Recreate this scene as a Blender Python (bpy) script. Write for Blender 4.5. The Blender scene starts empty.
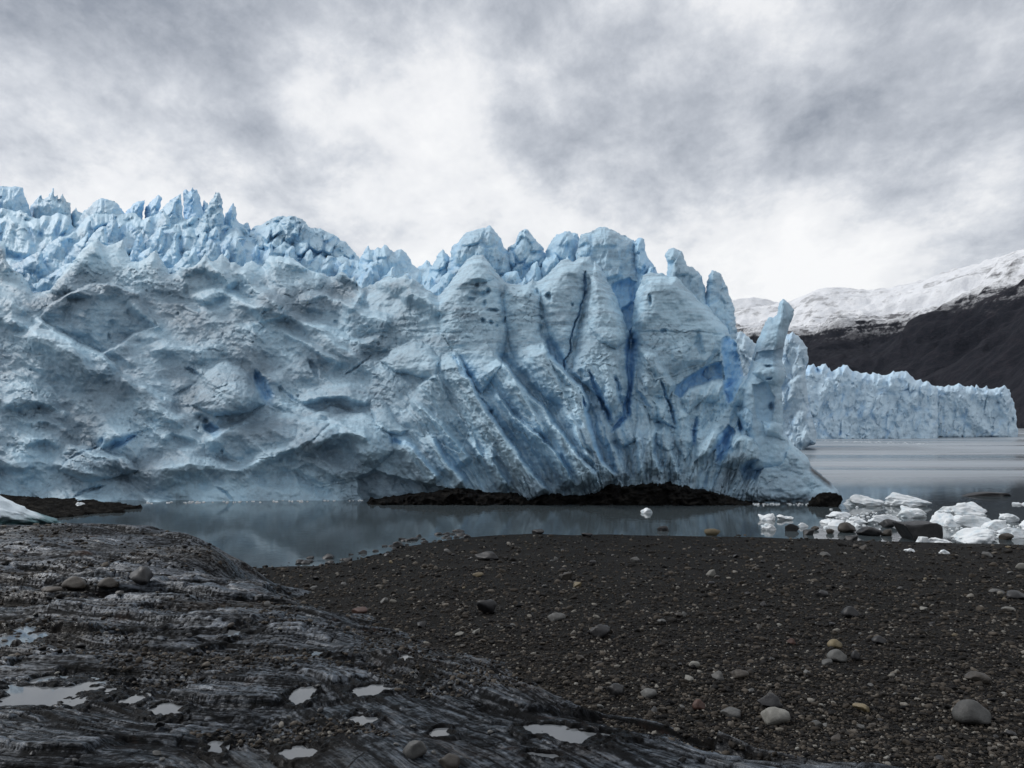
import bpy, bmesh, math, random
import numpy as np

rng = np.random.default_rng(7)
random.seed(7)
scene = bpy.context.scene
COL = scene.collection

# ------------------------------------------------------------------ camera model
F, U0, V0, CZ = 800.0, 512.0, 425.0, 5.0     # focal length (px), horizon row, eye height (m)
def world(u, v, Y):
    return ((np.asarray(u)-U0)/F*Y, np.asarray(Y)*1.0, CZ+(V0-np.asarray(v))/F*Y)
def on_plane(u, v, z=0.0):
    Y = (CZ-z)/((v-V0)/F)
    return (u-U0)/F*Y, Y

# ------------------------------------------------------------------ noise
def _perm(seed):
    p = np.random.default_rng(seed).permutation(256).astype(np.int32)
    return np.concatenate([p, p, p])
_P = {}
_G = np.array([[1,1,0],[-1,1,0],[1,-1,0],[-1,-1,0],[1,0,1],[-1,0,1],[1,0,-1],[-1,0,-1],
               [0,1,1],[0,-1,1],[0,1,-1],[0,-1,-1],[1,1,0],[0,-1,1],[-1,1,0],[0,-1,-1]], np.float32)
def pn(x, y, z=0.0, seed=0):
    if seed not in _P: _P[seed] = _perm(seed)
    p = _P[seed]
    x, y, z = np.broadcast_arrays(np.asarray(x, np.float64), np.asarray(y, np.float64), np.asarray(z, np.float64))
    xf, yf, zf = np.floor(x), np.floor(y), np.floor(z)
    X, Y, Z = (xf.astype(np.int64) & 255), (yf.astype(np.int64) & 255), (zf.astype(np.int64) & 255)
    x, y, z = (x-xf).astype(np.float32), (y-yf).astype(np.float32), (z-zf).astype(np.float32)
    fu, fv, fw = [t*t*t*(t*(t*6-15)+10) for t in (x, y, z)]
    def g(dx, dy, dz):
        h = p[p[p[X+dx]+Y+dy]+Z+dz] & 15
        return _G[h, 0]*(x-dx)+_G[h, 1]*(y-dy)+_G[h, 2]*(z-dz)
    def L(a, b, t): return a+(b-a)*t
    return L(L(L(g(0,0,0), g(1,0,0), fu), L(g(0,1,0), g(1,1,0), fu), fv),
             L(L(g(0,0,1), g(1,0,1), fu), L(g(0,1,1), g(1,1,1), fu), fv), fw)
def fbm(x, y, z=0.0, o=4, seed=0, gain=.5, lac=2.03):
    s, a = 0, 1.0
    for i in range(o):
        s = s+a*pn(x, y, z, seed+i); a *= gain
        x, y, z = x*lac, y*lac, z*lac
    return s
def ridged(x, y, z=0.0, o=4, seed=0, gain=.5, lac=2.03):
    s, a = 0, 1.0
    for i in range(o):
        s = s+a*(1-np.abs(pn(x, y, z, seed+i))*2.2); a *= gain
        x, y, z = x*lac, y*lac, z*lac
    return s-.55
def sstep(a, b, t):
    t = np.clip((t-a)/(b-a), 0, 1)
    return t*t*(3-2*t)
def worley(x, y, seed=0):
    """F1, F2, offset to the nearest centre, two random numbers per cell"""
    xi, yi = np.floor(x), np.floor(y)
    f1 = np.full(x.shape, 9.0); f2 = np.full(x.shape, 9.0)
    ox = np.zeros(x.shape); oy = np.zeros(x.shape); r1 = np.zeros(x.shape); r2 = np.zeros(x.shape)
    def h(a, b, k):
        t = np.sin(a*127.1+b*311.7+k*74.7+seed*19.19)*43758.5453
        return t-np.floor(t)
    for dx in (-1, 0, 1):
        for dy in (-1, 0, 1):
            cx, cy = xi+dx, yi+dy
            px, py = cx+h(cx, cy, 1), cy+h(cx, cy, 2)
            d = np.hypot(x-px, y-py)
            n = d < f1
            f2 = np.where(n, f1, np.minimum(f2, d))
            ox = np.where(n, x-px, ox); oy = np.where(n, y-py, oy)
            r1 = np.where(n, h(cx, cy, 3), r1); r2 = np.where(n, h(cx, cy, 4), r2)
            f1 = np.where(n, d, f1)
    return f1, f2, ox, oy, r1*2-1, r2*2-1

# ------------------------------------------------------------------ object helpers
def mesh_np(name, V, Fq, mat=None, parent=None, attrs=None, smooth=True, T3=None):
    """vertices (n,3), quads (m,4), optional triangles (k,3) -> ONE mesh object"""
    me = bpy.data.meshes.new(name)
    V = np.ascontiguousarray(V, np.float32)
    nq = 0 if Fq is None else len(Fq); nt = 0 if T3 is None else len(T3)
    me.vertices.add(len(V)); me.vertices.foreach_set('co', V.ravel())
    loops = []
    if nq: loops.append(np.asarray(Fq, np.int32).ravel())
    if nt: loops.append(np.asarray(T3, np.int32).ravel())
    loops = np.concatenate(loops)
    me.loops.add(len(loops)); me.loops.foreach_set('vertex_index', loops)
    st = np.concatenate([np.arange(nq, dtype=np.int32)*4, nq*4+np.arange(nt, dtype=np.int32)*3])
    me.polygons.add(nq+nt); me.polygons.foreach_set('loop_start', st)
    me.update(calc_edges=True); me.validate()
    if smooth: me.polygons.foreach_set('use_smooth', np.ones(len(me.polygons), bool))
    for k, a in (attrs or {}).items():
        at = me.attributes.new(k, 'FLOAT', 'POINT')
        at.data.foreach_set('value', np.ascontiguousarray(np.broadcast_to(a, len(V)), np.float32))
    o = bpy.data.objects.new(name, me); COL.objects.link(o)
    if mat: me.materials.append(mat)
    if parent: o.parent = parent
    return o
def tag(o, label=None, cat=None, group=None, kind=None):
    if label: o['label'] = label
    if cat: o['category'] = cat
    if group: o['group'] = group
    if kind: o['kind'] = kind
    return o
def empty(name, loc=(0,0,0)):
    o = bpy.data.objects.new(name, None); COL.objects.link(o); o.location = loc
    o.empty_display_size = .3
    return o
def grid_quads(nr, nc, keep=None):
    i = np.arange(nr-1)[:, None]*nc+np.arange(nc-1)[None, :]
    q = np.stack([i, i+1, i+nc+1, i+nc], -1).reshape(-1, 4)
    if keep is not None: q = q[keep[q].all(1)]
    return q
def set_parent_origin(root):
    """children were meshed in world space: keep them where they are"""
    for c in root.children: c.matrix_parent_inverse = root.matrix_basis.inverted()

# ------------------------------------------------------------------ materials
def new_mat(name):
    m = bpy.data.materials.new(name); m.use_nodes = True
    nt = m.node_tree; nt.nodes.clear()
    out = nt.nodes.new('ShaderNodeOutputMaterial'); b = nt.nodes.new('ShaderNodeBsdfPrincipled')
    nt.links.new(b.outputs[0], out.inputs[0])
    return m, nt, b
class N:
    def __init__(s, nt): s.nt = nt
    def n(s, t, **k):
        o = s.nt.nodes.new(t)
        for a, v in k.items(): setattr(o, a, v)
        return o
    def put(s, sock, v):
        if hasattr(v, 'is_output') or isinstance(v, bpy.types.NodeSocket): s.nt.links.new(v, sock)
        else: sock.default_value = v
    def math(s, op, a, b=0.0, clamp=False):
        o = s.n('ShaderNodeMath', operation=op, use_clamp=clamp)
        s.put(o.inputs[0], a); s.put(o.inputs[1], b); return o.outputs[0]
    def vmath(s, op, a, b=None):
        o = s.n('ShaderNodeVectorMath', operation=op)
        s.put(o.inputs[0], a)
        if b is not None: s.put(o.inputs[1], b)
        return o.outputs['Value'] if op == 'DOT_PRODUCT' else o.outputs[0]
    def noise(s, vec, scale, detail=4, rough=.55, dist=0.0):
        o = s.n('ShaderNodeTexNoise'); s.put(o.inputs['Vector'], vec)
        o.inputs['Scale'].default_value = scale; o.inputs['Detail'].default_value = detail
        o.inputs['Roughness'].default_value = rough; o.inputs['Distortion'].default_value = dist
        return o.outputs['Fac']
    def vor(s, vec, scale, feature='F1'):
        o = s.n('ShaderNodeTexVoronoi', feature=feature); s.put(o.inputs['Vector'], vec)
        o.inputs['Scale'].default_value = scale; return o
    def ramp(s, fac, stops, interp='LINEAR'):
        o = s.n('ShaderNodeValToRGB'); s.put(o.inputs[0], fac); cr = o.color_ramp; cr.interpolation = interp
        while len(cr.elements) < len(stops): cr.elements.new(.5)
        for e, (p, c) in zip(cr.elements, stops):
            e.position = p; e.color = (*c, 1) if len(c) == 3 else c
        return o.outputs[0]
    def mrange(s, v, a, b, c=0.0, d=1.0, smooth=False):
        o = s.n('ShaderNodeMapRange'); o.clamp = True
        if smooth: o.interpolation_type = 'SMOOTHSTEP'
        s.put(o.inputs['Value'], v)
        for k, x in zip(('From Min', 'From Max', 'To Min', 'To Max'), (a, b, c, d)): s.put(o.inputs[k], x)
        return o.outputs[0]
    def mix(s, f, a, b, blend='MIX'):
        o = s.n('ShaderNodeMix', data_type='RGBA', blend_type=blend)
        s.put(o.inputs[0], f)
        for i, c in ((6, a), (7, b)):
            s.put(o.inputs[i], (*c, 1) if isinstance(c, tuple) and len(c) == 3 else c)
        return o.outputs[2]
    def coord(s, out='Object'): return s.n('ShaderNodeTexCoord').outputs[out]
    def pos(s): return s.n('ShaderNodeNewGeometry').outputs['Position']
    def mapping(s, vec, scale=(1,1,1), rot=(0,0,0), loc=(0,0,0)):
        o = s.n('ShaderNodeMapping'); s.put(o.inputs[0], vec)
        o.inputs['Scale'].default_value = scale; o.inputs['Rotation'].default_value = rot; o.inputs['Location'].default_value = loc
        return o.outputs[0]
    def attr(s, name): return s.n('ShaderNodeAttribute', attribute_name=name).outputs['Fac']
    def bump(s, h, strength, dist, normal=None):
        o = s.n('ShaderNodeBump'); s.put(o.inputs['Height'], h)
        o.inputs['Strength'].default_value = strength; o.inputs['Distance'].default_value = dist
        if normal is not None: s.put(o.inputs['Normal'], normal)
        return o.outputs[0]

def ice_material(name, clean, dirty, blue, fine=1.0, strata=0.0):
    m, nt, b = new_mat(name); k = N(nt); P = k.pos()
    dirt, bl = k.attr('dirt'), k.attr('blue')
    n1 = k.noise(P, .35, 6, .6); n2 = k.noise(P, 2.2*fine, 7, .68); n3 = k.noise(P, 9*fine, 5, .7)
    d = k.math('ADD', dirt, k.math('MULTIPLY', k.math('SUBTRACT', n1, .5), 1.1))
    d = k.math('ADD', d, k.math('MULTIPLY', k.math('SUBTRACT', n2, .5), .85))
    d = k.math('ADD', d, k.math('MULTIPLY', k.math('SUBTRACT', n3, .5), .5))
    n4 = k.noise(P, 30*fine, 3, .65)
    d = k.math('ADD', d, k.math('MULTIPLY', k.math('SUBTRACT', n4, .5), .22))
    if strata:
        vec = k.mapping(P, (.22, .22, 3.0))
        st = k.noise(vec, 1.0, 5, .65, .4)
        d = k.math('ADD', d, k.math('MULTIPLY', k.math('MULTIPLY', k.math('SUBTRACT', st, .5), 1.3*strata), k.attr('strata')))
    d2 = k.math('MULTIPLY', d, .5)
    col = k.ramp(d2, [(0.02, clean), (.38, dirty), (.66, tuple(c*.5 for c in dirty)), (.95, (.018, .017, .017))])
    nv = k.noise(k.mapping(P, (3.2, 3.2, .45)), 1.0, 5, .65)
    bl = k.math('MULTIPLY', bl, k.mrange(nv, .3, .62, .45, 1.0))
    bf = k.math('MULTIPLY', bl, k.mrange(n2, .25, .7, .65, 1.05), True)
    col = k.mix(bf, col, blue)
    nt.links.new(col, b.inputs['Base Color'])
    b.inputs['Roughness'].default_value = .5; b.inputs['Specular IOR Level'].default_value = .35
    h = k.math('ADD', k.math('MULTIPLY', n2, 1.0), k.math('MULTIPLY', n3, .35))
    h = k.math('ADD', h, k.math('MULTIPLY', k.noise(P, 26*fine, 3, .6), .12))
    nt.links.new(k.bump(h, .42, .2/fine), b.inputs['Normal'])
    return m
ICE = ice_material('glacier_ice', (.52, .735, .875), (.25, .345, .425), (.31, .61, .92), 1.0, 1.0)
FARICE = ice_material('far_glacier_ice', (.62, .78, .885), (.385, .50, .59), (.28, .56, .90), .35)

m, nt, b = new_mat('floe_ice'); k = N(nt); P = k.pos()
n = k.noise(P, 3, 5, .6)
nt.links.new(k.ramp(n, [(.3, (.62, .72, .78)), (.5, (.84, .88, .90)), (.8, (.92, .94, .95))]), b.inputs['Base Color'])
b.inputs['Roughness'].default_value = .4
nt.links.new(k.bump(k.noise(P, 9, 5, .65), .5, .06), b.inputs['Normal'])
FLOE = m
m, nt, b = new_mat('stranded_ice'); k = N(nt); P = k.pos()
nz = k.n('ShaderNodeSeparateXYZ'); nt.links.new(P, nz.inputs[0])
n = k.noise(P, 2.2, 6, .6)
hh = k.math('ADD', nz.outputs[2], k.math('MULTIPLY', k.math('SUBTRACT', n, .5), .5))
nt.links.new(k.mix(k.mrange(hh, 2.45, 2.62), (.10, .20, .22), (.70, .80, .86)), b.inputs['Base Color'])  # lower part dark green: shadow of the underside painted into the colour
b.inputs['Roughness'].default_value = .35
nt.links.new(k.bump(k.noise(P, 8, 5, .65), .6, .06), b.inputs['Normal'])
FLOE2 = m

def stone_material(name, c0, c1, scale=6.0, rough=.6):
    m, nt, b = new_mat(name); k = N(nt); P = k.coord('Object')
    oi = k.n('ShaderNodeObjectInfo')
    vec = k.vmath('ADD', P, k.vmath('SCALE', oi.outputs['Location'])) if False else k.pos()
    n = k.noise(vec, scale, 6, .65); n2 = k.noise(vec, scale*6, 4, .7)
    f = k.math('ADD', k.math('MULTIPLY', n, .7), k.math('MULTIPLY', n2, .3))
    col = k.ramp(f, [(.33, c0), (.66, c1)])
    var = k.mrange(oi.outputs['Random'], 0, 1, .7, 1.3)
    mul = k.n('ShaderNodeVectorMath', operation='SCALE'); nt.links.new(col, mul.inputs[0]); nt.links.new(var, mul.inputs['Scale'])
    nt.links.new(mul.outputs[0], b.inputs['Base Color'])
    b.inputs['Roughness'].default_value = rough
    nt.links.new(k.bump(f, .6, .03), b.inputs['Normal'])
    return m
ST_GREY = stone_material('grey_stone', (.040, .040, .039), (.115, .115, .11))
ST_DARK = stone_material('dark_stone', (.006, .006, .007), (.022, .022, .024), 5, .5)
ST_PALE = stone_material('pale_stone', (.10, .097, .088), (.24, .235, .21))
ST_OCHRE = stone_material('ochre_stone', (.06, .046, .024), (.17, .135, .075))
ST_RED = stone_material('reddish_stone', (.035, .016, .012), (.085, .04, .028))
ST_BROWN = stone_material('brown_stone', (.020, .0165, .013), (.062, .052, .042))

# gravel: tone varies from stone to stone through a per-vertex value
m, nt, b = new_mat('gravel_stones'); k = N(nt); P = k.pos()
t = k.attr('tone'); n = k.noise(P, 30, 4, .6)
f = k.math('ADD', t, k.math('MULTIPLY', k.math('SUBTRACT', n, .5), .35))
nt.links.new(k.ramp(f, [(0, (.003, .003, .0035)), (.35, (.0135, .012, .0105)), (.62, (.042, .035, .0275)), (.85, (.085, .072, .058)), (1, (.19, .18, .16))]), b.inputs['Base Color'])
b.inputs['Roughness'].default_value = .65; b.inputs['Specular IOR Level'].default_value = .15
GRAVEL = m
m, nt, b = new_mat('beach_gravel'); k = N(nt); P = k.pos()
v1 = k.vor(P, 22); v2 = k.vor(P, 60); n1 = k.noise(P, .5, 5, .6); n2 = k.noise(P, 120, 3, .6)
c1 = k.n('ShaderNodeSeparateColor'); nt.links.new(v2.outputs['Color'], c1.inputs[0])
f = k.math('ADD', k.math('MULTIPLY', c1.outputs[0], .5), k.math('MULTIPLY', n1, .5))
nt.links.new(k.ramp(f, [(.2, (.0035, .0032, .003)), (.5, (.0085, .0078, .0069)), (.75, (.018, .0162, .014)), (.95, (.055, .048, .041))]), b.inputs['Base Color'])
b.inputs['Roughness'].default_value = .75; b.inputs['Specular IOR Level'].default_value = .08
h = k.math('ADD', v1.outputs['Distance'], k.math('MULTIPLY', k.math('ADD', v2.outputs['Distance'], k.math('MULTIPLY', n2, .4)), .5))
nt.links.new(k.bump(h, .9, -.03), b.inputs['Normal'])
BEACH = m

m, nt, b = new_mat('bedrock_slate'); k = N(nt); P = k.pos()
sv = k.n('ShaderNodeCombineXYZ'); spz = k.n('ShaderNodeSeparateXYZ'); nt.links.new(P, spz.inputs[0])
nt.links.new(k.math('MULTIPLY', k.attr('along'), .5), sv.inputs[0]); nt.links.new(k.math('MULTIPLY', k.attr('across'), 5.0), sv.inputs[1])
nt.links.new(k.math('MULTIPLY', spz.outputs[2], 3.0), sv.inputs[2])
n0 = k.noise(P, .5, 5, .6); n1 = k.noise(sv.outputs[0], 1.6, 9, .74, 0.0); n2 = k.noise(P, 17, 6, .72); n3 = k.noise(sv.outputs[0], 7.0, 5, .7)
f = k.math('ADD', k.math('ADD', k.math('MULTIPLY', n1, .28), k.math('MULTIPLY', n2, .36)), k.math('MULTIPLY', n3, .36))
f = k.math('ADD', f, k.math('MULTIPLY', k.attr('slab'), .045))
f = k.math('SUBTRACT', f, k.math('MULTIPLY', k.attr('joint'), .10))
f = k.math('SUBTRACT', f, k.math('MULTIPLY', k.attr('wet'), .05))
slate = k.ramp(f, [(.41, (.0022, .0024, .0028)), (.468, (.0085, .0100, .0122)), (.525, (.030, .037, .047)), (.605, (.125, .150, .185))])
brown = k.ramp(f, [(.40, (.005, .004, .0035)), (.5, (.018, .0135, .011)), (.63, (.07, .058, .047))])
rust = k.ramp(f, [(.36, (.009, .005, .004)), (.6, (.040, .019, .012))])
col = k.mix(k.mrange(k.math('ADD', n0, k.math('MULTIPLY', k.math('SUBTRACT', n1, .5), .5)), .61, .72), slate, brown)
col = k.mix(k.mrange(k.noise(k.mapping(P, loc=(9, 4, 2)), .8, 6, .68), .60, .68), col, rust)
grit = k.attr('grit')
col = k.mix(k.math('MULTIPLY', grit, k.mrange(n2, .35, .55), True), col, (.014, .0125, .011))
nt.links.new(col, b.inputs['Base Color'])
nt.links.new(k.math('SUBTRACT', k.mrange(f, .42, .58, .55, .26), k.math('MULTIPLY', k.attr('wet'), .25), True), b.inputs['Roughness'])
nt.links.new(k.mrange(f, .47, .60, .04, .55), b.inputs['Specular IOR Level'])
nt.links.new(k.bump(k.math('ADD', k.math('MULTIPLY', n1, .4), k.math('MULTIPLY', n3, .5)), .6, .06), b.inputs['Normal'])
BEDROCK = m

m, nt, b = new_mat('moraine_rubble'); k = N(nt); P = k.pos()
n = k.noise(P, 1.6, 7, .7)
nt.links.new(k.ramp(n, [(.3, (.002, .002, .0023)), (.5, (.012, .0115, .011)), (.75, (.06, .056, .05))]), b.inputs['Base Color'])
b.inputs['Roughness'].default_value = .9; b.inputs['Specular IOR Level'].default_value = .08
nt.links.new(k.bump(k.math('ADD', n, k.math('MULTIPLY', k.noise(P, 7, 5, .7), .4)), 1, .6), b.inputs['Normal'])
MORAINE = m

def water_material(name, base, rough, ripple, streak=False):
    m, nt, b = new_mat(name); k = N(nt); P = k.pos()
    b.inputs['IOR'].default_value = 1.333
    nt.links.new(b.outputs[0], nt.nodes['Material Output'].inputs[0])
    b.inputs['Base Color'].default_value = (*base, 1)
    b.inputs['Roughness'].default_value = rough
    if ripple:
        a = k.noise(k.mapping(P, (1, 1.0, 1)), 1.6, 3, .6); c = k.noise(P, 6, 3, .6)
        h = k.math('ADD', a, k.math('MULTIPLY', c, .25))
        if streak:
            y = k.n('ShaderNodeSeparateXYZ'); nt.links.new(P, y.inputs[0])
            band = k.noise(k.mapping(P, (.006, .045, 1), (0, 0, math.radians(3))), 1.0, 4, .6, .3)
            far = k.mrange(y.outputs[1], 62, 80)
            amp = k.math('ADD', .25, k.math('MULTIPLY', far, k.mrange(band, .42, .56, 0.0, 1.6)))
            h = k.math('MULTIPLY', h, amp)
            nt.links.new(k.math('ADD', rough, k.math('MULTIPLY', far, k.mrange(band, .38, .60, .10, .38))), b.inputs['Roughness'])
            nt.links.new(k.mix(k.math('MULTIPLY', far, k.mrange(band, .36, .60, .3, 1.0)), (*base, 1), (.30, .34, .38)), b.inputs['Base Color'])  # pale bands: reflected sky painted into the far water's base colour
        nt.links.new(k.bump(h, 1.0, ripple), b.inputs['Normal'])
    return m
WATER = water_material('glacial_lake_water', (.062, .078, .086), .05, .020, True)
PUDDLE = water_material('meltwater', (.13, .14, .15), .02, 0)

m, nt, b = new_mat('mountain_slope'); k = N(nt); P = k.pos()
sp = k.n('ShaderNodeSeparateXYZ'); nt.links.new(P, sp.inputs[0])
geo = k.n('ShaderNodeNewGeometry'); gn = k.n('ShaderNodeSeparateXYZ'); nt.links.new(geo.outputs['Normal'], gn.inputs[0])
nA = k.noise(k.mapping(P, (.0032, .0032, .020), (0, 0, 0)), 1.0, 8, .66); nB = k.noise(P, .02, 6, .7); nC = k.noise(P, .09, 4, .7)
wood = k.ramp(k.math('ADD', k.math('ADD', k.math('MULTIPLY', nB, .4), k.math('MULTIPLY', nC, .3)), k.math('MULTIPLY', k.noise(P, .35, 3, .7), .3)),
              [(.38, (.006, .0068, .0105)), (.52, (.0145, .0148, .0205)), (.66, (.036, .0305, .0355))])
rock = k.ramp(nC, [(.3, (.03, .029, .034)), (.7, (.08, .077, .083))])
alt = k.math('ADD', sp.outputs[2], k.math('MULTIPLY', k.math('SUBTRACT', nA, .5), 300))
alt = k.math('ADD', alt, k.math('MULTIPLY', k.math('SUBTRACT', nB, .5), 150))
alt = k.math('ADD', alt, k.attr('snow'))
alt = k.math('ADD', alt, k.math('MULTIPLY', k.math('SUBTRACT', nC, .5), 90))
cov = k.mrange(alt, 352, 408)
bare = k.mix(k.mrange(alt, 330, 400), wood, rock)
bald = k.mrange(k.math('ADD', nA, k.math('MULTIPLY', nB, .7)), .88, 1.02)
bald = k.math('MULTIPLY', bald, k.mrange(sp.outputs[2], 420, 640, .9, .35))
snow = k.mix(k.math('MULTIPLY', bald, 1.0, True), k.ramp(nB, [(.3, (.80, .82, .86)), (.7, (.92, .93, .95))]), rock)
nt.links.new(k.mix(cov, bare, snow), b.inputs['Base Color'])
b.inputs['Roughness'].default_value = .9; b.inputs['Specular IOR Level'].default_value = .1
nt.links.new(k.bump(k.math('ADD', nB, nC), .8, 8), b.inputs['Normal'])
MOUNTAIN = m
m, nt, b = new_mat('lake_bed'); k = N(nt)
b.inputs['Base Color'].default_value = (.03, .03, .03, 1); b.inputs['Roughness'].default_value = .9
BED = m

# ------------------------------------------------------------------ polygon / polyline distances in picture units
def poly_sdf(u, v, poly):
    """inside positive; also the closest boundary point"""
    poly = np.asarray(poly, float); n = len(poly)
    best = np.full(u.shape, 1e9); cu = np.zeros(u.shape); cv = np.zeros(u.shape); ins = np.zeros(u.shape, bool)
    for i in range(n):
        a, bb = poly[i], poly[(i+1) % n]; d = bb-a; L2 = d@d+1e-9
        t = np.clip(((u-a[0])*d[0]+(v-a[1])*d[1])/L2, 0, 1)
        qu, qv = a[0]+t*d[0], a[1]+t*d[1]; dd = (u-qu)**2+(v-qv)**2
        m_ = dd < best; best = np.where(m_, dd, best); cu = np.where(m_, qu, cu); cv = np.where(m_, qv, cv)
        c = (a[1] > v) != (bb[1] > v)
        if c.any(): ins ^= c & (u < a[0]+(v-a[1])*d[0]/(d[1] if abs(d[1]) > 1e-9 else 1e-9))
    d = np.sqrt(best)
    return np.where(ins, d, -d), cu, cv
def line_sd(u, v, pl):
    """distance to a polyline, its side (+ = lower left of a line drawn downwards to the right) and length along it"""
    pl = np.asarray(pl, float); best = np.full(u.shape, 1e9); sg = np.zeros(u.shape); al = np.zeros(u.shape); s0 = 0
    for a, bb in zip(pl[:-1], pl[1:]):
        d = bb-a; L = math.hypot(*d)+1e-9
        t = np.clip(((u-a[0])*d[0]+(v-a[1])*d[1])/(L*L), 0, 1)
        dd = np.hypot(u-a[0]-t*d[0], v-a[1]-t*d[1])
        m_ = dd < best; best = np.where(m_, dd, best)
        sg = np.where(m_, np.sign(d[0]*(v-a[1])-d[1]*(u-a[0])), sg); al = np.where(m_, s0+t*L, al); s0 += L
    return best, sg, al, s0

class Sculpt:
    """carves ridges, grooves, facets and hollows into a depth field"""
    def __init__(s, u, v):
        s.u, s.v = u, v
        s.D = np.zeros(u.shape); s.blue = np.zeros(u.shape); s.dirt = np.zeros(u.shape)
    def near(s, pts, r):
        p = np.asarray(pts, float)
        return np.nonzero((s.u > p[:, 0].min()-r) & (s.u < p[:, 0].max()+r) & (s.v > p[:, 1].min()-r) & (s.v < p[:, 1].max()+r))
    def ridge(s, pl, h, wp, wn, t0=15, t1=15, blue=0.0, bw=4):
        ix = s.near(pl, max(wp, wn)+2)
        if len(ix[0]) == 0: return
        d, sg, al, L = line_sd(s.u[ix], s.v[ix], pl)
        w = np.where(sg > 0, wp, wn)
        tap = np.clip(al/t0+.15, 0, 1)*np.clip((L-al)/t1+.15, 0, 1)
        x = np.clip(1-d/w, 0, 1)
        s.D[ix] -= h*tap*(.6*x+.4*x*x*(3-2*x))
        s.dirt[ix] -= .38*tap*np.clip(1-d/3.2, 0, 1)*min(1, h)*np.where(sg > 0, 1, .4)  # crest edges whitened: weathered ice plus a light rim painted into the colour
        if blue:
            s.blue[ix] = np.maximum(s.blue[ix], blue*tap*np.where(sg < 0, np.clip(1-np.abs(d-bw*.5)/(bw*.8), 0, 1), 0))
    def groove(s, pl, depth, ws, blue=1.0, dirt=0.0):
        pl = np.asarray(pl, float)
        ws = np.full(len(pl), ws) if np.isscalar(ws) else np.asarray(ws, float)
        ix = s.near(pl, ws.max()+4)
        if len(ix[0]) == 0: return
        d, sg, al, L = line_sd(s.u[ix], s.v[ix], pl)
        cum = np.concatenate([[0], np.cumsum(np.hypot(*np.diff(pl, axis=0).T))])
        w = np.interp(al, cum, ws)
        wv_ = np.where(sg < 0, w*1.7, w*.85)
        x = np.clip(1.12-d/np.maximum(wv_, .2)*1.12, 0, 1); x = x*x*(3-2*x)
        tap = np.clip(al/6+.3, 0, 1)*np.clip((L-al)/6+.3, 0, 1)
        s.D[ix] += depth*x*tap*np.clip(w/ws.max()+.3, 0, 1)
        s.blue[ix] = np.maximum(s.blue[ix], blue*np.clip(1.15-d/np.maximum(wv_, .2), 0, 1)**.8*tap)
        if dirt: s.dirt[ix] = np.maximum(s.dirt[ix], dirt*x)
    def bulge(s, poly, h, edge, tilt=(0, 0), blue=0.0, dirt=0.0, pw=1.0):
        ix = s.near(poly, 3)
        if len(ix[0]) == 0: return
        u, v = s.u[ix], s.v[ix]
        d, _, _ = poly_sdf(u, v, poly); x = np.clip(d/edge, 0, 1); x = np.sqrt(1-(1-x)**2)
        c = np.mean(poly, axis=0)
        m_ = sstep(0, 2.0, d)
        s.D[ix] += -h*x + m_*(tilt[0]*(u-c[0])+tilt[1]*(v-c[1]))
        if blue: s.blue[ix] = np.maximum(s.blue[ix], blue*sstep(-.5, 2.5, d))
        if dirt: s.dirt[ix] += dirt*sstep(0, 4, d)

def relief(name, parent, mat, outline, depth, step=.9, R=9, T=2.0, sharp=.3, wamp=1.0, back=2.0, detail=(), seed=0, attrs0=None, roundbase=True):
    """a closed body whose front follows depth(u, v); it curves away to its own back at its outline"""
    ol = np.asarray(outline, float)
    us = np.arange(ol[:, 0].min()-3, ol[:, 0].max()+3+step, step); vs = np.arange(ol[:, 1].min()-3, ol[:, 1].max()+3+step, step)
    u, v = np.meshgrid(us, vs)
    nr, nc = u.shape
    wu = wamp*(1.3*pn(u/9, v/9, .5, 90+seed % 7)+.9*pn(u/3.5, v/3.5, 2.5, 91)+.5*pn(u/1.6, v/1.6, 3.5, 92))
    wv = wamp*(1.3*pn(u/9, v/9, 7.5, 93+seed % 5)+.9*pn(u/3.5, v/3.5, 8.5, 94)+.5*pn(u/1.6, v/1.6, 9.5, 95))
    uw, vw = u+wu, v+wv
    sd, cu, cv = poly_sdf(uw, vw, ol)
    keep = sd > -1.15*step
    snap = keep & (sd < 0)
    u = np.where(snap, u+cu-uw, u); v = np.where(snap, v+cv-vw, v)
    sd = np.maximum(sd, 0)
    idx = np.nonzero(keep.ravel())[0]
    remap = np.full(nr*nc, -1, np.int64); remap[idx] = np.arange(len(idx))
    q = grid_quads(nr, nc, keep.ravel()); q = remap[q]
    u, v, sd = u.ravel()[idx], v.ravel()[idx], sd.ravel()[idx]
    Y, at = depth(u, v)
    x = np.clip(sd/R, 0, 1)
    prof = T*((1-sharp)*(1-np.sqrt(1-(1-x)**2))+sharp*(1-x))
    X, _, Z = world(u, v, Y)
    dd = 0
    for fr, am, kind in detail:
        if kind == 'r': dd = dd-am*ridged(X*fr, Y*fr+seed*3.7, Z*fr, 3, 40+seed % 11)
        elif kind == 's': dd = dd-am*fbm(X*fr*.14, Y*fr*.14+seed, Z*fr, 3, 50)
        else: dd = dd-am*fbm(X*fr, Y*fr+seed*3.7, Z*fr, 3, 40+seed % 11)
    Yf = Y+prof+dd*np.clip(x*1.5+.15, 0, 1)
    Yb = Yf+(T-prof)*(1.4+back/T)+.02
    V = np.concatenate([np.stack(world(u, v, Yf), 1), np.stack(world(u, v, Yb), 1)])
    nv = len(u)
    A = {k_: np.concatenate([np.broadcast_to(a, nv)]*2) for k_, a in at.items()}
    # front wound towards the camera, back the other way
    return mesh_np(name, V, np.concatenate([q[:, ::-1]*1, q+nv]), mat, parent, A)

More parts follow.
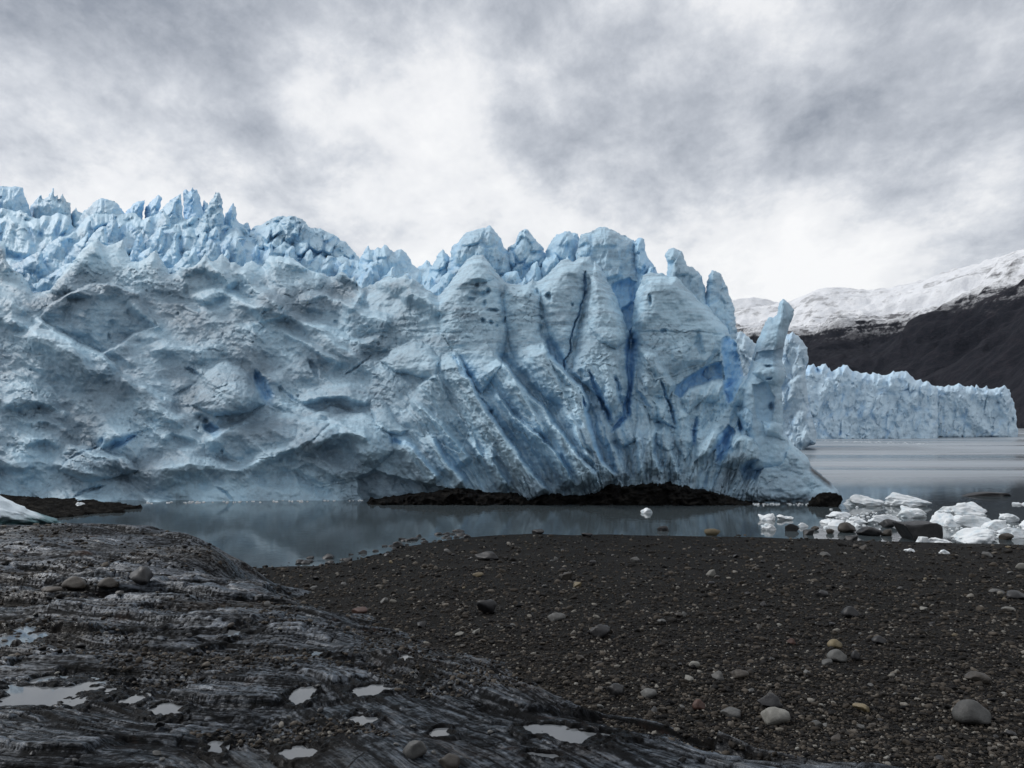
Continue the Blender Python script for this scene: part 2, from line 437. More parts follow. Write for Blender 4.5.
def ragged(pts, seed, amp=1.3, n=2.2):
    rr = np.random.default_rng(seed); out = []
    for a, bb in zip(pts[:-1], pts[1:]):
        L = max(1, int(math.hypot(bb[0]-a[0], bb[1]-a[1])/n))
        for i in range(L):
            t = i/L; out.append((a[0]+(bb[0]-a[0])*t+rr.normal(0, amp*.4), a[1]+(bb[1]-a[1])*t+rr.normal(0, amp)))
    return out+[pts[-1]]
# ------------------------------------------------------------------ the main glacier
GL = empty('glacier', (0, 53, 0))
tag(GL, 'huge blue grey glacier front with jagged seracs rising from the near pool', 'glacier')

CREST = [(-130,236),(-60,244),(-20,238),(0,240),(5,243),(6,258),(12,269),(23,275),(34,294),(50,290),(62,274),(78,255),(91,242),(98,240),(106,246),(114,243),(123,239),(126,250),(131,261),(138,262),
         (147,256),(156,250),(161,261)]+ragged([(161,261),(170,272),(180,268),(188,267),(200,260),(206,256),(213,262),(222,257),(230,262),(240,266),(252,262),(262,264),(268,257),(280,255),(289,258),(300,263),(311,269),(327,278),(334,275),(342,274),(355,278),(361,288),(368,286),(374,281),(389,278),(405,275),(418,281),(430,291),(438,297)], 15, 1.5, 4.5)+[(451,281),(459,270),(467,259),(475,256),(484,255),(489,263),(497,273),(507,283),(518,285),(528,283),(532,279),(537,282),(548,274),(561,260),(568,259),(573,262),(583,256),(590,257),
         (592,264),(595,261),(601,268),(607,279),(613,291),(618,301),(625,320),(629,333),(630,349),(632,346),(631,330),(633,315),(635,298),(644,275),(652,272),(662,273),(669,276),(676,273),(683,282),(694,293),(707,304),(717,315),
         (728,329),(731,338),(736,341),(741,360),(744,376),(749,372),(753,380),(760,400),(775,424),(787,437),(796,448),(808,457),(812,468),(822,475),(831,482),(839,492),(841,504),(838,520),(-130,522)]
FACE = [  # flutes running down to the right: crest line, height, width lower left, width upper right
    ([(453,353),(460,366),(470,385),(480,404),(491,419),(505,438),(521,460),(537,479),(549,493)], 1.5, 34, 4, .55),
    ([(497,357),(502,364),(511,374),(519,385),(530,397),(541,407),(552,425),(563,437),(574,452),(584,465),(596,479)], 1.4, 30, 4, .35),
    ([(543,340),(550,357),(562,371),(566,377),(580,389),(586,402),(585,413),(589,427),(597,450),(603,465),(617,479)], 1.4, 36, 4, .5),
    ([(494,389),(501,399),(512,416),(527,427),(537,436),(556,455),(565,469),(575,484)], .8, 20, 3, .35),
    ([(395,438),(409,448),(422,461),(440,480)], .9, 26, 8, .7),
    ([(430,434),(436,447),(445,462),(458,477),(466,486)], .9, 24, 5, .8),
    ([(471,435),(477,449),(484,462)], .5, 14, 3, .3),
    ([(490,446),(493,461),(502,477),(510,488)], .7, 16, 5, .6),
    ([(412,400),(425,412),(440,425),(452,440),(470,462)], .7, 26, 5, .15),
    ([(510,375),(524,398),(536,418),(548,436)], .35, 15, 4, .1),
    ([(566,410),(574,425),(583,445),(592,462)], .5, 14, 3, .3),
    ([(635,426),(639,452),(644,480)], .6, 12, 5, .4),
    ([(655,426),(652,440),(653,457),(660,476)], .7, 13, 5, .5),
    ([(668,440),(672,458),(680,478)], .6, 14, 4, .2),
    ([(610,440),(618,458),(628,480)], .6, 13, 5, .3),
    ([(718,462),(726,450),(734,440),(742,433)], .5, 5, 10, 0),
    ([(700,462),(712,446),(722,432)], .7, 6, 14, 0),
]
GROOVES = [
    ([(631,338),(629,358),(629,377),(628,392),(628,416)], 2.6, [5.5, 5, 3.4, 2.3, 2.0], 1.0),
    ([(588,372),(594,385),(599,399),(605,410),(613,422)], 1.1, [1.4, 2.6, 3.2, 2.8, 1.5], .95),
    ([(615,377),(618,389),(621,403)], .9, [1.5, 3, 2.5], .6),
    ([(626,399),(624,417),(613,430)], 1.3, [2.5, 2.5, 1.8], .95),
    ([(637,388),(644,403),(651,408)], .6, [1, 2, 1.2], .5),
    ([(660,380),(668,402),(672,414),(676,425)], .8, [1, 1.6, 2.2, 2], .5),
    ([(655,422),(666,424),(676,430)], .6, [1.2, 1.5, 1.5], .5),
    ([(697,417),(694,436),(693,446)], .8, [2, 2, 1], .9),
    ([(583,398),(585,413),(589,427),(597,450),(603,465)], 1.1, [2, 2.6, 2.8, 2.8, 1.5], .95),
    ([(453,355),(463,372),(474,380)], 1.0, [3, 6, 3], .45),
    ([(500,352),(506,362),(514,371)], 1.0, [6, 5, 3], .1),
    ([(546,340),(553,352),(563,364)], .9, [4, 5, 3], .25),
    ([(586,273),(584,295),(579,312),(571,336),(569,353),(565,361),(565,375)], 1.0, [1.3, 1.1, 1.0, 1.0, 1.0, .9, .8], .6),
    ([(540,300),(540,317),(540,334)], .4, [1.0, 1.2, 1.2], 0),
    ([(256,372),(261,388),(268,401)], 1.2, [2.5, 6, 4.5], .8),
    ([(205,424),(214,434),(222,432)], 1.1, [4, 5, 3], .55),
    ([(186,369),(198,377)], .7, 1.8, .2),
    ([(172,397),(185,391),(195,384)], .4, 1.2, 0),
    ([(110,446),(125,442),(138,434)], .9, [4, 5, 2], .6),
    ([(100,445),(106,437)], .7, 2.5, .5),
    ([(66,463),(80,455),(100,446)], .6, [1, 2, 1.5], .15),
    ([(309,360),(314,371),(318,380)], .8, [2, 3, 1.5], .1),
    ([(345,377),(360,366),(372,356)], .5, [1.2, 1.5, 1], 0),
    ([(392,440),(404,446)], .8, 3, .7),
    ([(287,395),(293,400)], .5, 2, .4),
    ([(217,488),(226,494),(232,502)], .4, [1, 1.5, 1.2], 0),
    ([(75,498),(86,492),(105,488)], .5, [1.5, 2, 1], 0),
    ([(355,330),(370,333),(392,331),(430,332),(470,332)], .12, 1.0, 0),
    ([(640,331),(668,332),(700,333),(725,335)], .15, 1.0, 0),
    ([(698,334),(697,345),(702,356)], .7, [3, 4, 2], 0),
    ([(722,432),(726,448),(716,462)], .9, [3, 4, 2], .8),
    ([(738,420),(741,432)], 1.2, [3, 2], .8),
]
def face_depth(u, v):
    # irregular edges: the features follow gently warped lines
    wu = u+2.2*pn(u/16, v/16, 1.5, 11)+1.0*pn(u/5, v/5, 4.5, 12)+.5*pn(u/2, v/2, 4.5, 15)
    wv = v+2.2*pn(u/16, v/16, 6.5, 13)+1.0*pn(u/5, v/5, 8.5, 14)+.5*pn(u/2, v/2, 8.5, 16)
    S = Sculpt(wu, wv)
    left = 1-sstep(330, 450, u)
    t = np.clip(503-v, -20, 400)
    base = 53.2-1.7*sstep(300, 760, u)-.8*sstep(760, 830, u)
    lean = left*(.045*t+.00010*t*t)+(1-left)*(.030*t)
    S.D += base+lean
    # left mass: rumpled, faceted
    qu, qv = wu+9*pn(u/40, v/40, 2.2, 17), wv+9*pn(u/40, v/40, 7.2, 18)
    f1, f2, ox, oy, r1, r2 = worley(qu/88+.2*qv/60, qv/52-.35*qu/88, 3)
    e = sstep(0, .75, f2-f1)
    S.D -= left*(1.0*e+2.3*sstep(0, .35, f2-f1)*(ox*r1+oy*r2))
    g1, g2, ox, oy, r1, r2 = worley(qu/36+.3*qv/30, qv/24-.3*qu/36, 5)
    e = sstep(0, .6, g2-g1)*(.15+.55*sstep(-.25, .3, pn(u/60, v/45, 9.1, 19)))
    S.D -= (.15+.85*left)*(.25*e+.75*e*(ox*r1+oy*r2))
    # smooth rumples running down to the right
    a_, b_ = wu*.86+wv*.5, -wu*.5+wv*.86
    S.D -= left*(.60*ridged(a_/95, b_/34, 1.7, 2, 28)+.13*ridged(a_/40, b_/13, 4.7, 2, 29))
    # chips, hairline fractures and melt ripples
    h1, h2, ox, oy, r1, r2 = worley(qu/11+.3*qv/9, qv/8-.25*qu/11, 27)
    chip = sstep(-.05, .35, pn(u/48, v/36, 4.4, 76))*.6+.15
    S.D -= chip*(.20*(ox*r1+oy*r2)+.10*sstep(0, .12, h2-h1))
    h1, h2, ox, oy, r1, r2 = worley(qu/5.2+.3*qv/5, qv/4-.25*qu/5, 28); S.D -= chip*.09*(1.6*(ox*r1+oy*r2)+.5*sstep(0, .15, h2-h1))
    S.D -= left*.07*ridged((u*.8+v*.6)/16, (-u*.6+v*.8)/3.6, 6.7, 2, 77)*sstep(-.2, .3, pn(u/50, v/40, 1.3, 78))
    for sx, sy, sd_ in ((.8, -.6, 5.3),):
        ca_, cb_ = wu*sx+wv*sy, -wu*sy+wv*sx
        hl = np.abs(pn(ca_/70, cb_/24, sd_, 79)); mk = sstep(.26, .4, pn(u/38, v/30, sd_+9, 80))
        S.D += .06*mk*(1-sstep(0, .03, hl))
    # named shapes of the left mass
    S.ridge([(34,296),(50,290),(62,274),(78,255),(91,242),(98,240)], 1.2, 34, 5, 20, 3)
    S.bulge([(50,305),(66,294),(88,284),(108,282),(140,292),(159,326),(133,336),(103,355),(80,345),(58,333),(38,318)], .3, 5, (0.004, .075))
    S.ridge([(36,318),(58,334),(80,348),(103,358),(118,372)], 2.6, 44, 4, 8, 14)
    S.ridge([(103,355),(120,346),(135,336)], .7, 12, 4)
    S.bulge([(190,405),(196,390),(205,374),(214,364),(226,361),(240,366),(252,378),(260,392),(265,404),(250,414),(215,416)], 2.2, 18, (-.008, -.006))
    S.bulge([(205,438),(222,428),(250,424),(290,412),(330,424),(300,452),(240,462),(205,455)], 1.0, 14, (0, .015))
    S.bulge([(60,470),(75,452),(100,448),(125,455),(140,470),(110,480),(80,482)], .9, 9)
    S.bulge([(300,420),(330,405),(362,412),(390,430),(395,452),(360,480),(320,488),(290,470)], 1.4, 22, (0, .01))
    S.bulge([(380,362),(395,347),(415,340),(430,346),(440,362),(436,380),(415,376),(395,372)], 1.6, 14, (0, -.02))
    S.bulge([(368,408),(372,400),(386,402),(395,418),(408,432),(400,436),(380,430)], 1.2, 8)
    S.bulge([(410,400),(425,378),(440,374),(450,400),(470,430),(460,455),(440,445),(420,425)], .8, 10, (0, .02))
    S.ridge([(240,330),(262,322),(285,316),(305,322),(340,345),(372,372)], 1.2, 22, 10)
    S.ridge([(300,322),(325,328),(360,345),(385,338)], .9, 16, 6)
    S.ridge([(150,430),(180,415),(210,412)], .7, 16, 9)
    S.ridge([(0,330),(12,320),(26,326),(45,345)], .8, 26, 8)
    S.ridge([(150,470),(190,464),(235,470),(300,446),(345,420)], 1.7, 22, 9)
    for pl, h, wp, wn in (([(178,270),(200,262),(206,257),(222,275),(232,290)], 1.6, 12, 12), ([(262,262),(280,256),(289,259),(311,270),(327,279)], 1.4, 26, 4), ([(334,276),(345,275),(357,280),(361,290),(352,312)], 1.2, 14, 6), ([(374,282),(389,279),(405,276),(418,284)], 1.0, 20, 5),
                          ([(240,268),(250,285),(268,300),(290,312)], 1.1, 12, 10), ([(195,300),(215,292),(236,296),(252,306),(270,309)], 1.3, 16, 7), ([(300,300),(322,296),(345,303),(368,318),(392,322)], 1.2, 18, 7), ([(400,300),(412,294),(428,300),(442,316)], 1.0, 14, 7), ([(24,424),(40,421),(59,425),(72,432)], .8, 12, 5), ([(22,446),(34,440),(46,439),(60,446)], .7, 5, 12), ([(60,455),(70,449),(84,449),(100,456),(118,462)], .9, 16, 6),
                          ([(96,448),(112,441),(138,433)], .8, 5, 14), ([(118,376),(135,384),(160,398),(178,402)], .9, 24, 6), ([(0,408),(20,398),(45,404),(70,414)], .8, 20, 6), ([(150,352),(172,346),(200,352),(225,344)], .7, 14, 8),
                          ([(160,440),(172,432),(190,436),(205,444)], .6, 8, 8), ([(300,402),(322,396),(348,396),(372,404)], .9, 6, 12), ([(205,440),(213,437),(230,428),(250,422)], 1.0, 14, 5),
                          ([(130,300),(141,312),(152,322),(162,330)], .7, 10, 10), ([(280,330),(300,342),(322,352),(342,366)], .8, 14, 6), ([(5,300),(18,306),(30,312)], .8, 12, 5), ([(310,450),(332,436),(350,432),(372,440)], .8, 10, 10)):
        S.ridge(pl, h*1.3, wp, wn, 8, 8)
    # undercut along the waterline and a dark overhang near the middle
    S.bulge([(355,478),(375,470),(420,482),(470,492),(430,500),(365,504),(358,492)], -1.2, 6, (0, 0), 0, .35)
    # the middle blocks
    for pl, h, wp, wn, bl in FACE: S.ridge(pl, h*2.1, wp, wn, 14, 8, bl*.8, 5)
    S.bulge([(468,270),(475,258),(484,257),(489,266),(495,278),(480,285),(462,284)], .5, 8)
    S.bulge([(595,264),(601,270),(613,292),(625,322),(627,340),(618,350),(600,342),(588,325),(588,300)], 1.0, 14, (-.012, 0))
    S.bulge([(634,320),(640,295),(646,278),(676,276),(694,296),(717,317),(729,331),(722,352),(705,364),(685,372),(655,380),(640,360)], 1.2, 16, (0, .012))
    S.bulge([(640,345),(660,352),(676,386),(668,400),(650,395),(638,375)], .7, 9)
    for poly, h, ed in (([(438,302),(452,282),(468,262),(490,262),(500,285),(508,340),(500,368),(482,395),(455,360),(440,330)], 1.5, 20),
                        ([(504,284),(530,284),(541,298),(543,340),(556,372),(570,410),(545,398),(517,368),(507,330)], 1.3, 18),
                        ([(542,290),(562,262),(584,262),(584,300),(577,335),(566,366),(553,345),(543,320)], 1.3, 16),
                        ([(590,275),(603,282),(626,330),(627,396),(612,412),(592,392),(572,372),(580,330)], 1.7, 18),
                        ([(636,345),(655,350),(674,385),(664,420),(650,418),(637,390)], 1.2, 12), ([(560,382),(576,392),(584,420),(596,452),(580,448),(566,420)], .9, 9),
                        ([(604,384),(618,392),(624,412),(612,426),(604,408)], .9, 8), ([(636,398),(648,412),(652,440),(650,470),(638,474),(634,440)], .9, 9), ([(655,400),(668,412),(672,428),(660,424)], .8, 7),
                        ([(676,404),(690,414),(694,440),(686,462),(674,440)], .9, 10)):
        S.bulge(poly, h, ed)
    # blue hollows under the right block
    S.bulge([(674,394),(677,386),(686,377),(705,367),(721,361),(724,380),(711,381),(690,389),(682,399)], -1.5, 7, (0, 0), .9)
    S.bulge([(721,338),(732,336),(741,356),(744,374),(740,386),(734,402),(727,404),(722,382)], -1.3, 8, (0, 0), 1.0)
    S.bulge([(681,399),(690,389),(711,381),(724,382),(725,392),(716,400),(700,404),(688,412)], .9, 9, (0, .02))
    S.bulge([(725,390),(742,376),(749,374),(760,388),(758,402),(742,404),(730,406)], .9, 9, (0, .015))
    S.bulge([(735,412),(748,404),(764,408),(770,424),(762,436),(744,430)], 1.0, 9, (0, .012), .35)
    S.bulge([(718,466),(726,452),(734,441),(742,434),(752,437),(760,447),(763,460),(750,466),(735,470)], 1.4, 12, (0, .02))
    S.bulge([(738,468),(746,460),(758,457),(764,468),(756,480),(742,480)], -.9, 7, (0, 0), .45)
    S.bulge([(764,440),(772,434),(786,443),(787,456),(776,466),(768,458)], -.9, 8, (0, 0), .7)
    S.bulge([(716,436),(726,424),(736,432),(726,452),(716,462)], -.9, 7, (0, 0), .85)
    S.bulge([(698,432),(708,421),(722,424),(716,440),(704,456),(694,462)], .8, 7)
    S.bulge([(637,440),(650,428),(656,440),(650,470),(640,478)], .5, 7)
    S.bulge([(656,432),(664,428),(672,432),(676,446),(668,452),(658,446)], .8, 7)
    S.bulge([(595,412),(604,408),(612,424),(618,440),(606,446),(597,436)], .9, 8)
    S.bulge([(614,432),(624,418),(632,424),(634,442),(622,450)], .9, 7)
    S.bulge([(762,466),(780,470),(800,480),(812,492),(800,500),(760,502),(740,490)], .5, 14)
    for pl, de, ws, bl in GROOVES: S.groove(pl, de*.85, ws, bl)
    # pits melted into the face
    r = np.random.default_rng(4)
    for i in range(40):
        pu, pv = r.uniform(-60, 620), r.uniform(270, 470)
        rad = r.uniform(.8, 2.4)*(1.0 if r.random() < .85 else 1.7)
        if pu > 400 and r.random() < .5: continue
        ix = S.near([(pu, pv)], rad*3)
        if len(ix[0]): 
            d = np.hypot((S.u[ix]-pu), (S.v[ix]-pv)*r.uniform(.6, 1.1))/rad
            S.D[ix] += rad*.22*np.clip(1.3-d, 0, 1)
    for pu, pv, a, bb in ((476,295,5,4),(484,296,5,4),(472,300,4,2),(478,283,8,4),(537,293,2.5,4),(540,318,2,3),(540,330,2.4,4),(112,325,4,6),(108,338,2,4),(186,292,2.5,5),(281,309,2.5,4),(565,265,7,3.5),(494,310,5,1.6),(505,322,2,3),(484,321,3,3),(492,322,2.5,2.5),(649,300,1.5,6),(664,331,4,2),(457,498,4,8)):
        ix = S.near([(pu, pv)], 24)
        if len(ix[0]):
            d = np.hypot((S.u[ix]-pu)/a, (S.v[ix]-pv)/bb); S.D[ix] += .55*np.clip(1.25-d, 0, 1)*(1 if a < 10 else 0)
    # fractured, dirty foot of the middle and right part
    foot = sstep(560, 600, u)*sstep(432, 478, v)*(1-sstep(735, 800, u)*.35)+.8*sstep(480, 510, u)*(1-sstep(560, 600, u))*sstep(462, 490, v)
    a_, b_ = wu*.90-wv*.42, wu*.42+wv*.90
    k1, k2, ox, oy, r1, r2 = worley(a_/8+.9*pn(u/9, v/9, 1, 35), b_/30, 9)
    e = k2-k1
    S.dirt += foot*(.62*(1-sstep(.0, .14, e))*sstep(-.35, .25, pn(u/16, v/16, 4.4, 34))+.22)
    S.dirt -= foot*.62*(1-sstep(.0, .14, e))*sstep(-.35, .25, pn(u/16, v/16, 4.4, 34))
    l1, l2, ox, oy, r1, r2 = worley(a_/4, b_/11, 19); l2 = l1+9
    # the flutes fan out: leaning right in the middle, upright and then leaning left at the right end
    slope = np.interp(u, [380, 480, 560, 640, 700, 760, 830], [.85, .74, .52, .12, -.25, -.40, .5])
    fc = wu-slope*(wv-400)
    zone = sstep(375, 430, u)*sstep(345, 400, v+.12*(u-500))*(1-.5*sstep(760, 800, u))
    fl = ridged(fc/30, v/150, 1.1, 2, 24); fl2 = ridged(fc/12, v/75, 6.1, 3, 26)
    S.D -= zone*(.50*fl+.34*fl2)
    S.blue += zone*.22*sstep(.05, -.45, fl2)*sstep(-.1, .3, pn(u/30, v/45, 8.8, 38))
    S.dirt += zone*.16*fl2
    ln = np.abs(pn(fc/7, v/42, 2.7, 36)); ln2 = np.abs(pn(fc/4, v/16, 5.7, 37))
    S.D += foot*(.25*(1-sstep(0, .13, ln))+.16*(1-sstep(0, .16, ln2)))
    S.dirt += foot*(.26*(1-sstep(0, .10, ln))+.24*(1-sstep(0, .10, ln2))*sstep(-.1, .3, pn(u/18, v/18, 2.2, 33)))
    S.dirt += .5*foot*(1-sstep(.0, .14, l2-l1))*sstep(-.1, .4, pn(u/14, v/14, 2.2, 33))
    # dirt: the old left face is grey, the middle cleaner, black grit at the toe
    S.dirt += .28+.29*left*sstep(235, 310, v)-.16*sstep(640, 720, u)*(1-sstep(440, 480, v))
    S.dirt += .28*left*np.clip(pn(u/55, v/40, 3.1, 71)*2, -.8, 1)
    S.dirt += 1.2*sstep(492, 502, v)*sstep(360, 400, u)*np.clip(.7+1.5*pn(u/6, v/3, 1.1, 72), 0, 1)
    tq = np.hypot((u-824)/14, (v-482)/8)
    S.dirt += 1.5*np.clip(1-np.abs((v-470)-(u-812)*.8)/5, 0, 1)*sstep(808, 813, u)*(1-sstep(828, 834, u))
    S.dirt -= .35*sstep(470, 492, v)*(1-sstep(330, 370, u))*sstep(100, 200, u)
    strata = sstep(400, 450, u)*(1-sstep(335, 375, v))+.25
    return S.D, dict(blue=np.clip(S.blue, 0, 1), dirt=S.dirt, strata=strata)
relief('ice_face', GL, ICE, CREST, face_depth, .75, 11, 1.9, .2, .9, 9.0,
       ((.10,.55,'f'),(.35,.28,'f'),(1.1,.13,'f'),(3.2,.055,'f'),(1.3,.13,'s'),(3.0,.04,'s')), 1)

def plain_depth(Y0, v0, lean, blue, dirt, apex=None, foot=None, rh=0.0, rw=12, facet=0.0, fsz=16, seed=0, cx=0, turn=0.0, strata=0.0, hollows=()):
    def fn(u, v):
        wu = u+1.6*pn(u/9, v/9, seed+.5, 21)+.8*pn(u/3, v/3, seed+.5, 22); wv = v+1.6*pn(u/9, v/9, seed+5.5, 23)
        S = Sculpt(wu, wv)
        S.D += Y0+lean*(v0-v)+turn*(u-cx)
        if rh: S.ridge([apex, ((apex[0]+foot[0])/2+rw*.15, (apex[1]+foot[1])/2), foot], rh, rw, rw*.7, 3, 30)
        if facet:
            f1, f2, ox, oy, r1, r2 = worley(wu/fsz+.4*wv/fsz+seed, wv/(fsz*1.2)-.1*wu/fsz, seed)
            e = sstep(0, .3, f2-f1); S.D -= facet*(.7*e+e*(ox*r1+oy*r2)*1.8)
            crev = 1-sstep(.02, .22, f2-f1)
            S.blue += .45*crev*sstep(.0, .3, pn(u/18, v/18, seed+.7, 27))
            f1, f2, ox, oy, r1, r2 = worley(wu/fsz*2.3+seed, wv/fsz*2.1-.3*wu/fsz, seed+1)
            e = sstep(0, .3, f2-f1); S.D -= facet*.16*(.7*e+e*(ox*r1+oy*r2)*1.8)
        S.D -= .0065*Y0*min(facet, .7)*(ridged(wu/8+.25*wv/8+seed, wv/42, seed+.1, 3, 48)+.5*ridged(wu/3.5+seed, wv/16, seed+.6, 2, 49))
        for pl, h_, ed, bl_ in hollows: S.bulge(pl, h_, ed, (0, 0), bl_)
        S.blue += blue*(1+.8*pn(u/13, v/13, seed+.3, 25)); S.dirt += dirt+.25*pn(u/11, v/11, seed+.9, 26)
        return S.D, dict(blue=np.clip(S.blue, 0, 1), dirt=S.dirt, strata=strata)
    return fn
DET = ((.12,.5,'f'),(.4,.22,'f'),(1.2,.09,'f'),(3.5,.03,'f'))
DETF = ((.10,1.0,'f'),(.3,.4,'r'),(.9,.14,'f'),(2.5,.05,'f'))

# broken ice field behind the face, its upper slope and its dirty shoulder
TOP2 = [(-130,214),(-60,218),(0,211),(30,216),(60,216),(75,221),(100,214),(124,214),(150,214),(185,218),(215,222),(250,235),(300,246),(350,262),(385,262),(420,270),(445,262),(500,266),(560,268),(600,290),(600,345),(-130,345)]
relief('upper_icefield', GL, ICE, ragged(TOP2[:19], 8, 3.2, 7)+TOP2[19:], plain_depth(74, 330, .19, .14, .12, facet=2.6, fsz=30, seed=2), 1.0, 12, 3, .3, 1.2, 12, DETF, 2)
def serac(pts, bottom, Y, T=2.4, R=9, sharp=.45, blue=.2, dirt=.12, rh=None, lean=.03, seed=0, wamp=1.15, facet=.45, fsz=15, name='serac', strata=0., step=.8, foot=None, hollows=()):
    pts = list(pts)
    ol = pts+[(pts[-1][0]+2, bottom), (pts[0][0]-2, bottom)]
    ap = min(pts, key=lambda p: p[1]); wpx = max(p[0] for p in pts)-min(p[0] for p in pts)
    rh = wpx*.26*Y/F if rh is None else rh
    ft = foot or (ap[0]-wpx*.12, bottom)
    return relief(name, GL, ICE, ol, plain_depth(Y, bottom, lean, blue, dirt, ap, ft, rh, wpx*.55, facet, fsz, seed, strata=strata, hollows=hollows), step, R, T, sharp, wamp, 2.5, DET, seed)
serac([(-70,205),(-40,190),(-15,188),(0,187),(22,187),(24,192),(27,202),(30,210),(32,218)], 262, 104, 4, 14, blue=.30, dirt=.2, seed=11)
serac([(30,213),(31,206),(37,199),(41,195),(42,200),(47,197),(50,193),(53,188),(54,198),(57,195),(59,201),(61,197),(63,193),(65,199),(66,203),(70,204),(71,213)], 260, 108, 3, 6, blue=.12, dirt=.25, seed=12)
serac([(70,214),(75,209),(77,206),(79,212),(84,214)], 250, 112, 2, 5, blue=.15, seed=13)
serac([(76,224),(84,211),(94,202),(100,197),(106,199),(117,203),(123,210),(129,219),(131,235)], 275, 96, 4, 13, blue=.22, dirt=.22, seed=14)
serac([(124,213),(130,206),(136,203),(145,201),(144,210),(142,221)], 262, 100, 2.6, 7, .5, .62, .05, seed=15)
serac([(144,214),(146,208),(150,202),(155,198),(158,195),(161,196),(162,199),(160,212)], 262, 101, 2.6, 7, .5, .50, .05, seed=16)
serac([(150,222),(152,217),(163,208),(171,200),(176,197),(181,193),(182,203),(184,221),(187,231)], 275, 94, 3, 9, .5, .25, .12, seed=17)
serac([(183,220),(184,208),(183,192),(187,189),(189,192),(191,190),(193,187),(194,191),(196,189),(198,190),(200,197),(201,205),(204,214)], 262, 101, 2.8, 7, .4, .62, .05, seed=18)
serac([(201,214),(203,204),(204,199),(208,203),(209,214)], 250, 104, 2, 5, .4, .5, .05, seed=19)
serac([(187,234),(199,220),(207,208),(210,202),(213,196),(216,191),(220,192),(221,197),(223,202),(223,211),(225,223),(228,240)], 290, 90, 3.2, 10, .55, .15, .25, seed=20, facet=1)
serac([(223,222),(226,214),(229,210),(233,202),(235,207),(236,219),(240,223),(243,225),(248,222),(250,232),(252,250)], 292, 93, 2.8, 9, .5, .28, .12, seed=21)
serac([(249,234),(254,228),(263,224),(270,220),(277,217),(284,216),(290,215),(299,217),(303,220),(311,227),(316,228),(321,229),(333,235),(340,239),(347,244),(353,250),(360,258),(366,272)], 312, 90, 4, 16, .3, .16, .22, seed=22, facet=1.3, fsz=12, foot=(306,300))
serac([(354,275),(361,257),(364,252),(368,245),(371,250),(374,251),(378,247),(381,249),(384,244),(387,246),(389,248),(393,253),(397,250),(402,249),(407,254),(411,263),(420,270)], 310, 84, 3, 9, .5, .2, .12, seed=23)
serac([(414,268),(421,266),(424,263),(427,260),(430,264),(435,270)], 300, 88, 2, 5, .4, .25, .05, seed=24)
serac([(428,274),(431,267),(436,258),(440,252),(443,248),(446,252),(449,256),(455,270)], 310, 70, 2, 7, .5, .3, .08, seed=25)
serac([(448,268),(450,252),(453,246),(462,238),(468,231),(476,229),(486,228),(490,225),(493,228),(495,230),(501,238),(506,249),(512,262),(517,275)], 310, 66, 2.6, 11, .15, .14, .25, seed=26, facet=.5, strata=.9, fsz=18)
serac([(503,262),(507,249),(515,243),(518,236),(520,232),(525,228),(529,231),(533,236),(537,241),(543,246),(546,254),(549,270)], 310, 67, 2.4, 10, .25, .14, .15, seed=27, facet=.7, fsz=14)
serac([(543,268),(546,249),(553,238),(557,234),(562,233),(567,231),(574,233),(578,234),(580,250),(582,270)], 312, 65.5, 2, 9, .35, .28, .12, seed=28)
serac([(573,285),(577,251),(580,238),(582,234),(591,232),(597,229),(605,227),(615,231),(624,236),(633,240),(637,246),(642,256),(648,268),(652,290)], 400, 60, 2.4, 14, .12, .10, .28, seed=29, facet=.4, fsz=24, rh=.8, strata=1.0, foot=(600,360), hollows=[([(604,300),(612,284),(630,278),(640,286),(638,310),(634,345),(625,345),(614,318)], -.9, 9, .75)])
serac([(634,262),(634,243),(636,239),(639,237),(644,239),(645,251),(651,261),(658,272),(664,290)], 350, 61.5, 1.6, 7, .4, .45, .08, seed=30)
serac([(664,290),(666,271),(668,264),(665,256),(666,252),(669,249),(674,247),(679,250),(682,253),(685,261),(688,266),(692,267),(697,270),(702,276),(705,287),(708,310)], 350, 57.5, 1.6, 8, .15, .12, .25, seed=31, facet=.35, rh=.5)
serac([(700,305),(706,292),(707,281),(708,274),(711,270),(716,272),(721,274),(725,284),(730,296),(735,310),(736,328),(736,350)], 384, 57, 1.8, 10, .15, .18, .28, seed=32, facet=.35, rh=.6, strata=1.0)
# smaller blades of ice filling the field between skyline and face
r = np.random.default_rng(21)
FILL = [(88,232,34,40,84,.30),(60,236,40,34,86,.22),(22,222,34,30,94,.28),(8,232,22,34,92,.5),(40,250,44,30,82,.34),(112,214,20,40,88,.3),(70,262,40,26,79,.26),(104,226,30,40,82,.24),
        (140,232,22,34,86,.3),(160,226,26,34,87,.2),(176,232,24,40,84,.22),(205,232,22,40,83,.18),(216,226,26,40,82,.2),(236,238,26,34,82,.3),(226,250,30,34,78,.2),(150,246,24,28,80,.2),(132,250,18,26,80,.3),
        (256,244,18,34,84,.5),(270,242,20,36,83,.35),(292,246,22,36,82,.22),(310,250,22,34,82,.2),(328,256,24,30,82,.2),(346,262,22,26,80,.2),(195,246,24,28,79,.15),(246,262,22,26,76,.15),
        (372,262,26,26,78,.2),(392,266,26,24,76,.2),(408,272,24,24,75,.2),(432,276,22,26,66,.3),(448,272,22,26,64,.25),(456,284,24,22,62,.2),(515,270,34,24,62,.3),(536,262,26,30,63,.28),(505,274,22,22,61,.22),(524,278,20,18,60,.28),(556,252,22,34,64,.25),(568,256,18,30,63,.22),(650,266,16,40,60,.25),
        (-30,222,40,40,90,.25),(-60,232,40,40,86,.2),(-20,250,30,30,80,.2)]
